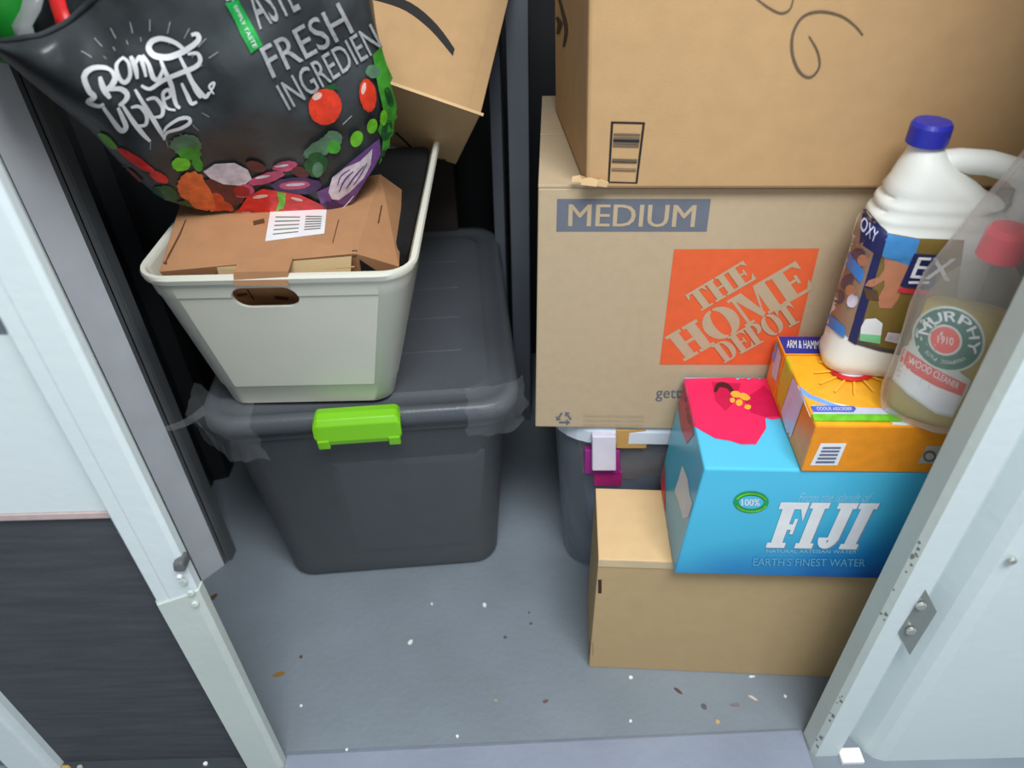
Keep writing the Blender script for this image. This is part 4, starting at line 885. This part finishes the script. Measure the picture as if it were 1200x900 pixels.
# ------------------------------------------------------------------ white jug
jz = SZ1 + .001; jy = math.radians(-10)
jx, jyy = .470, .733
jex = Vector((math.cos(jy), math.sin(jy), 0)); jey = Vector((-math.sin(jy), math.cos(jy), 0))
jug = thing('jug', 'white plastic jug with blue cap and side handle, standing on the powder boxes', 'jug', (jx, jyy, jz))
jm = mat('white_hdpe', (236, 238, 232), .32, .015, 20)
def jl(z, x0, x1, d, r):
    """x0..x1 along the jug's width, d its depth"""
    c = Vector((jx, jyy, 0)) + jex * (x0 + x1) / 2; return rrect(c.x, c.y, x1 - x0, d, r, z, jy, 6)
prof = [(0, -.066, .066, .060, .02), (.004, -.072, .072, .070, .026), (.018, -.075, .075, .076, .03), (.024, -.073, .073, .073, .03), (.166, -.073, .073, .073, .03), (.170, -.075, .075, .077, .032), (.190, -.075, .075, .077, .032)]
zz = .190
for k in range(3):
    w = -.074 + .0045 * (k + 1); prof += [(zz + .005, w - .003, .074 - .006 * k, .075 - .003 * k, .03), (zz + .010, w + .0015, .070 - .010 * k, .071 - .003 * k, .03), (zz + .015, w - .001, .066 - .012 * k, .071 - .003 * k, .03)]; zz += .015
prof += [(.244, -.057, .030, .064, .030), (.258, -.054, .008, .058, .028), (.270, -.050, -.006, .046, .022), (.279, -.0475, -.014, .034, .0165), (.286, -.046, -.018, .028, .0138), (.294, -.046, -.018, .028, .0138)]
JB = mk('jug_body', *loft([jl(jz + a, b, c, d, e) for a, b, c, d, e in prof]), jm, jug, smooth=True)
JB.modifiers.new('b', 'EDGE_SPLIT').split_angle = math.radians(60)
cc = Vector((jx, jyy, 0)) - jex * .033
capl = []
for z, r in ((.283, .0195), (.284, .0205), (.302, .0202), (.306, .018), (.3065, .006)):
    capl.append([Vector((cc.x, cc.y, jz + z)) + Vector((math.cos(t), math.sin(t), 0)) * (r + (.0005 if i % 2 and r > .0208 else 0)) for i, t in [(i, 2 * math.pi * i / 36) for i in range(36)]])
cp = mk('cap', *loft(capl), mat('blue_cap', (44, 50, 168), .35), jug, smooth=False); cp['label'] = 'blue cap'
hp = [(-.020, .262), (.004, .266), (.034, .265), (.064, .258), (.084, .243), (.088, .215), (.074, .180)]
hpts = []
for i in range(len(hp) - 1):
    for t in (0, .5): hpts.append((hp[i][0] + (hp[i + 1][0] - hp[i][0]) * t, hp[i][1] + (hp[i + 1][1] - hp[i][1]) * t))
hpts.append(hp[-1])
mk('handle', *tube([Vector((jx, jyy, jz + z)) + jex * x for x, z in hpts], .0135, 12, ry=.013), jm, jug, smooth=True)
bvj = bvh_of(JB)
navy = pm('label_navy', (38, 40, 92)); olive = pm('label_olive', (128, 106, 52), .4); skin = pm('picture_skin', (190, 126, 96)); jean = pm('picture_denim', (70, 142, 206)); lbl_t = pm('label_tan', (160, 128, 104))
print_on('front_label', jug, bvj, [
    (olive, [[(1040, 273), (1075, 279), (1130, 281), (1110, 425), (1060, 417), (1030, 411), (1004, 402)]], ident),
    (pm('label_dark_base', (80, 76, 84)), [[(1004, 398), (1030, 406), (1060, 412), (1060, 417), (1030, 411), (1003, 403)]], ident),
    (jean, [[(1039, 274), (1078, 280), (1068, 312), (1034, 300)]], ident), (skin, [[(1036, 301), (1066, 311), (1052, 350), (1044, 361), (1030, 360), (1028, 350), (1036, 335)], [(1038, 312), (1040, 325), (1022, 336), (1014, 334), (1018, 328), (1030, 324)]], ident),
    (pm('label_brown_shade', (96, 70, 44)), [[(1012, 336), (1028, 340), (1030, 352), (1016, 350)]], ident),
    (white_p, [[(1007, 398), (1009, 382), (1014, 373), (1026, 372), (1034, 378), (1031, 400)]], ident), (pm('mint', (128, 204, 150)), [[(1007, 398), (1008, 390), (1032, 392), (1031, 402)]], ident), (pale, [[(1036, 398), (1040, 388), (1056, 390), (1054, 402)]], ident),
    (navy, [[(1071, 296), (1100, 298), (1094, 338), (1054, 334)]], ident), (pm('label_red_line', (214, 50, 76)), [[(1053, 336), (1094, 340), (1093, 345), (1051, 341)]], ident),
    (white_p, font_polys('EX', .02), homog([(1066, 324), (1112, 328), (1120, 302), (1076, 300)])), (white_p, [R(1064, 328, 1088, 331)], ident)], eps=.0008, maxlen=7, step=.0002)
print_on('side_label', jug, bvj, [
    (lbl_t, [[(1012, 241), (1040, 272), (1004, 402), (964, 372)]], ident), (navy, [[(1012, 241), (1040, 272), (1030, 300), (1008, 285)]], ident), (navy, [[(1033, 268), (1041, 274), (1003, 404), (994, 398)]], ident),
    (pm('side_photo_dark', (98, 78, 96)), [blob(1006, 300, 8, 10, 30, seed=5), blob(994, 330, 6, 10, 30, seed=6), blob(984, 348, 7, 8, 0, seed=7)], ident), (skin, [blob(1012, 305, 6, 7, 0, seed=8), blob(998, 340, 6, 7, 0, seed=9)], ident),
    (pm('side_bright_blue', (72, 136, 216)), [[(993, 290), (1014, 318), (1010, 332), (990, 308)], [(968, 362), (992, 384), (990, 396), (966, 378)]], ident), (pale, [blob(1000, 352, 6, 8, 20, seed=10)], ident),
    (lav, font_polys('OXY', .02), homog([(1009, 268), (1026, 284), (1030, 272), (1013, 254)]))], eps=.0008, maxlen=7, step=.0002)

# ------------------------------------------------------------------ oval bottle of oil soap wrapped in a clear bag
by = math.radians(-30); bcx, bcy = .487, .634
bot = thing('cleaner_bottle', 'clear oval bottle of pale yellow wood cleaner with red cap, inside a clear plastic bag', 'bottle', (bcx, bcy, jz))
bex = Vector((math.cos(by), math.sin(by), 0)); bey = Vector((-math.sin(by), math.cos(by), 0))
def bo(z, w, d, n=32, pw=2.5):
    out = []
    for i in range(n):
        t = 2 * math.pi * i / n; cx_, sx_ = math.cos(t), math.sin(t)
        out.append(Vector((bcx, bcy, jz + z)) + bex * (w / 2 * math.copysign(abs(cx_) ** (2 / pw), cx_)) + bey * (d / 2 * math.copysign(abs(sx_) ** (2 / pw), sx_)))
    return out
cleaner = film('clear_bottle', (240, 238, 210), .10, .08, .9)
liq = film('pale_yellow_liquid', (240, 220, 110), .72, .2, .3)
prof = [(0, .084, .046), (.004, .094, .056), (.012, .098, .060), (.03, .1, .062), (.130, .1, .062), (.150, .094, .060), (.170, .078, .054), (.186, .054, .044), (.198, .034, .032), (.215, .030, .030)]
BB = mk('bottle_body', *loft([bo(*p) for p in prof], cap1=False), cleaner, bot, smooth=True)
mk('liquid', *loft([bo(z, w - .006, d - .006) for z, w, d in ((.004, .092, .054), (.012, .098, .060), (.03, .1, .062), (.140, .097, .060))]), liq, bot, smooth=True)['label'] = 'pale yellow cleaning liquid'
cl = []
for z, r in ((.206, .0195), (.207, .021), (.232, .020), (.238, .017), (.239, .004)):
    cl.append([Vector((bcx, bcy, jz + z)) + Vector((math.cos(2 * math.pi * i / 28), math.sin(2 * math.pi * i / 28), 0)) * r for i in range(28)])
mk('cap', *loft(cl), mat('red_cap', (222, 40, 58), .35), bot, smooth=False)['label'] = 'red cap'
bvo = bvh_of(BB)
mg = pm('label_green', (44, 108, 88)); cor = pm('label_coral', (226, 84, 70)); lg = pm('label_rim', (206, 214, 206))
def ringtext(s, cx, cy, rx, ry, a0, a1, h, m):
    its = []; n = len(s)
    for i, ch in enumerate(s):
        if ch == ' ': continue
        a = math.radians(a0 + (a1 - a0) * (i + .5) / n); wv = abs(math.radians(a1 - a0)) / n * .40
        def mp(u, v, a=a, wv=wv):
            t = a + (u - .5) * 2 * wv; k = 1 + (v - .5) * h; return (cx + rx * k * math.cos(t), cy + ry * k * math.sin(t))
        its.append((m, font_polys(ch, .03), mp))
    return its
cL = (1112, 397)
badge = [(lg, [[(1060, 402), (1074, 396), (1138, 446), (1134, 456), (1116, 489), (1096, 484), (1064, 462), (1046, 444)]], ident),
    (white_p, [[(1055, 420), (1080, 438), (1126, 460), (1116, 486), (1096, 481), (1066, 460), (1048, 443)]], ident), (cor, [[(1060, 408), (1078, 420), (1104, 436), (1133, 450), (1127, 464), (1096, 452), (1072, 438), (1055, 424)]], ident),
    (white_p, font_polys('WOOD CLEANER', .02), homog([(1064, 425), (1122, 456), (1125, 449), (1067, 417)])),
    (lg, [ell(cL[0], cL[1], 43, 38, 30, .35)], ident), (mg, [ell(cL[0], cL[1], 40, 35.5, 30, .35)], ident), (lg, [ell(cL[0] - 4, cL[1] + 1, 20, 18, 24, .35)], ident), (cor, [ell(cL[0] - 4, cL[1] + 1, 17.5, 15.5, 24, .35)], ident),
    (white_p, font_polys('1910', .0), homog([(1099, 401), (1117, 404), (1118, 395), (1100, 392)]))]
badge += ringtext('MURPHY', cL[0], cL[1], 30, 27, 190, 395, .42, white_p)
badge += ringtext('SOAP COMPANY', cL[0], cL[1], 30, 26, 150, 50, .16, lg)
print_on('front_label', bot, bvo, badge, eps=.0006, maxlen=8, step=.0001)
# bag
bfm = film('clear_bag_film', (250, 252, 253), .20, .16, 1.4)
bgp = thing('clear_plastic_bag', 'crinkled clear plastic bag pulled up around the yellow cleaner bottle', 'bag', (bcx, bcy, jz + .001))
lv = [(-.003, .086, .05), (-.001, .104, .066), (.02, .116, .074), (.08, .118, .076), (.13, .118, .078), (.17, .114, .074), (.21, .10, .066), (.25, .086, .055), (.29, .070, .045), (.34, .055, .036), (.40, .042, .03)]
loops = []
for k, (z, w, d) in enumerate(lv):
    l = bo(z if z > 0 else .0008, w, d, 48, 2.4); dx = .10 * max(0, z - .15) ** 1.1 * 1.6
    o_ = []
    for i, p in enumerate(l):
        dirv = (p - Vector((bcx, bcy, p.z)))
        nz = noise.noise(Vector((dirv.x * 40, dirv.y * 40, z * 9))) * .004 + noise.noise(Vector((i * .55, z * 6, 2))) * .0035
        if k < 1: nz = 0
        s_ = max(.0, min(1, 1))
        q = p + dirv.normalized() * max(nz, -.003) + Vector((dx, 0, 0)); q.z = max(q.z, jz + .0008)
        o_.append(q)
    loops.append(o_)
mk('bag_film', *loft(loops, cap1=False), bfm, bgp, smooth=True)
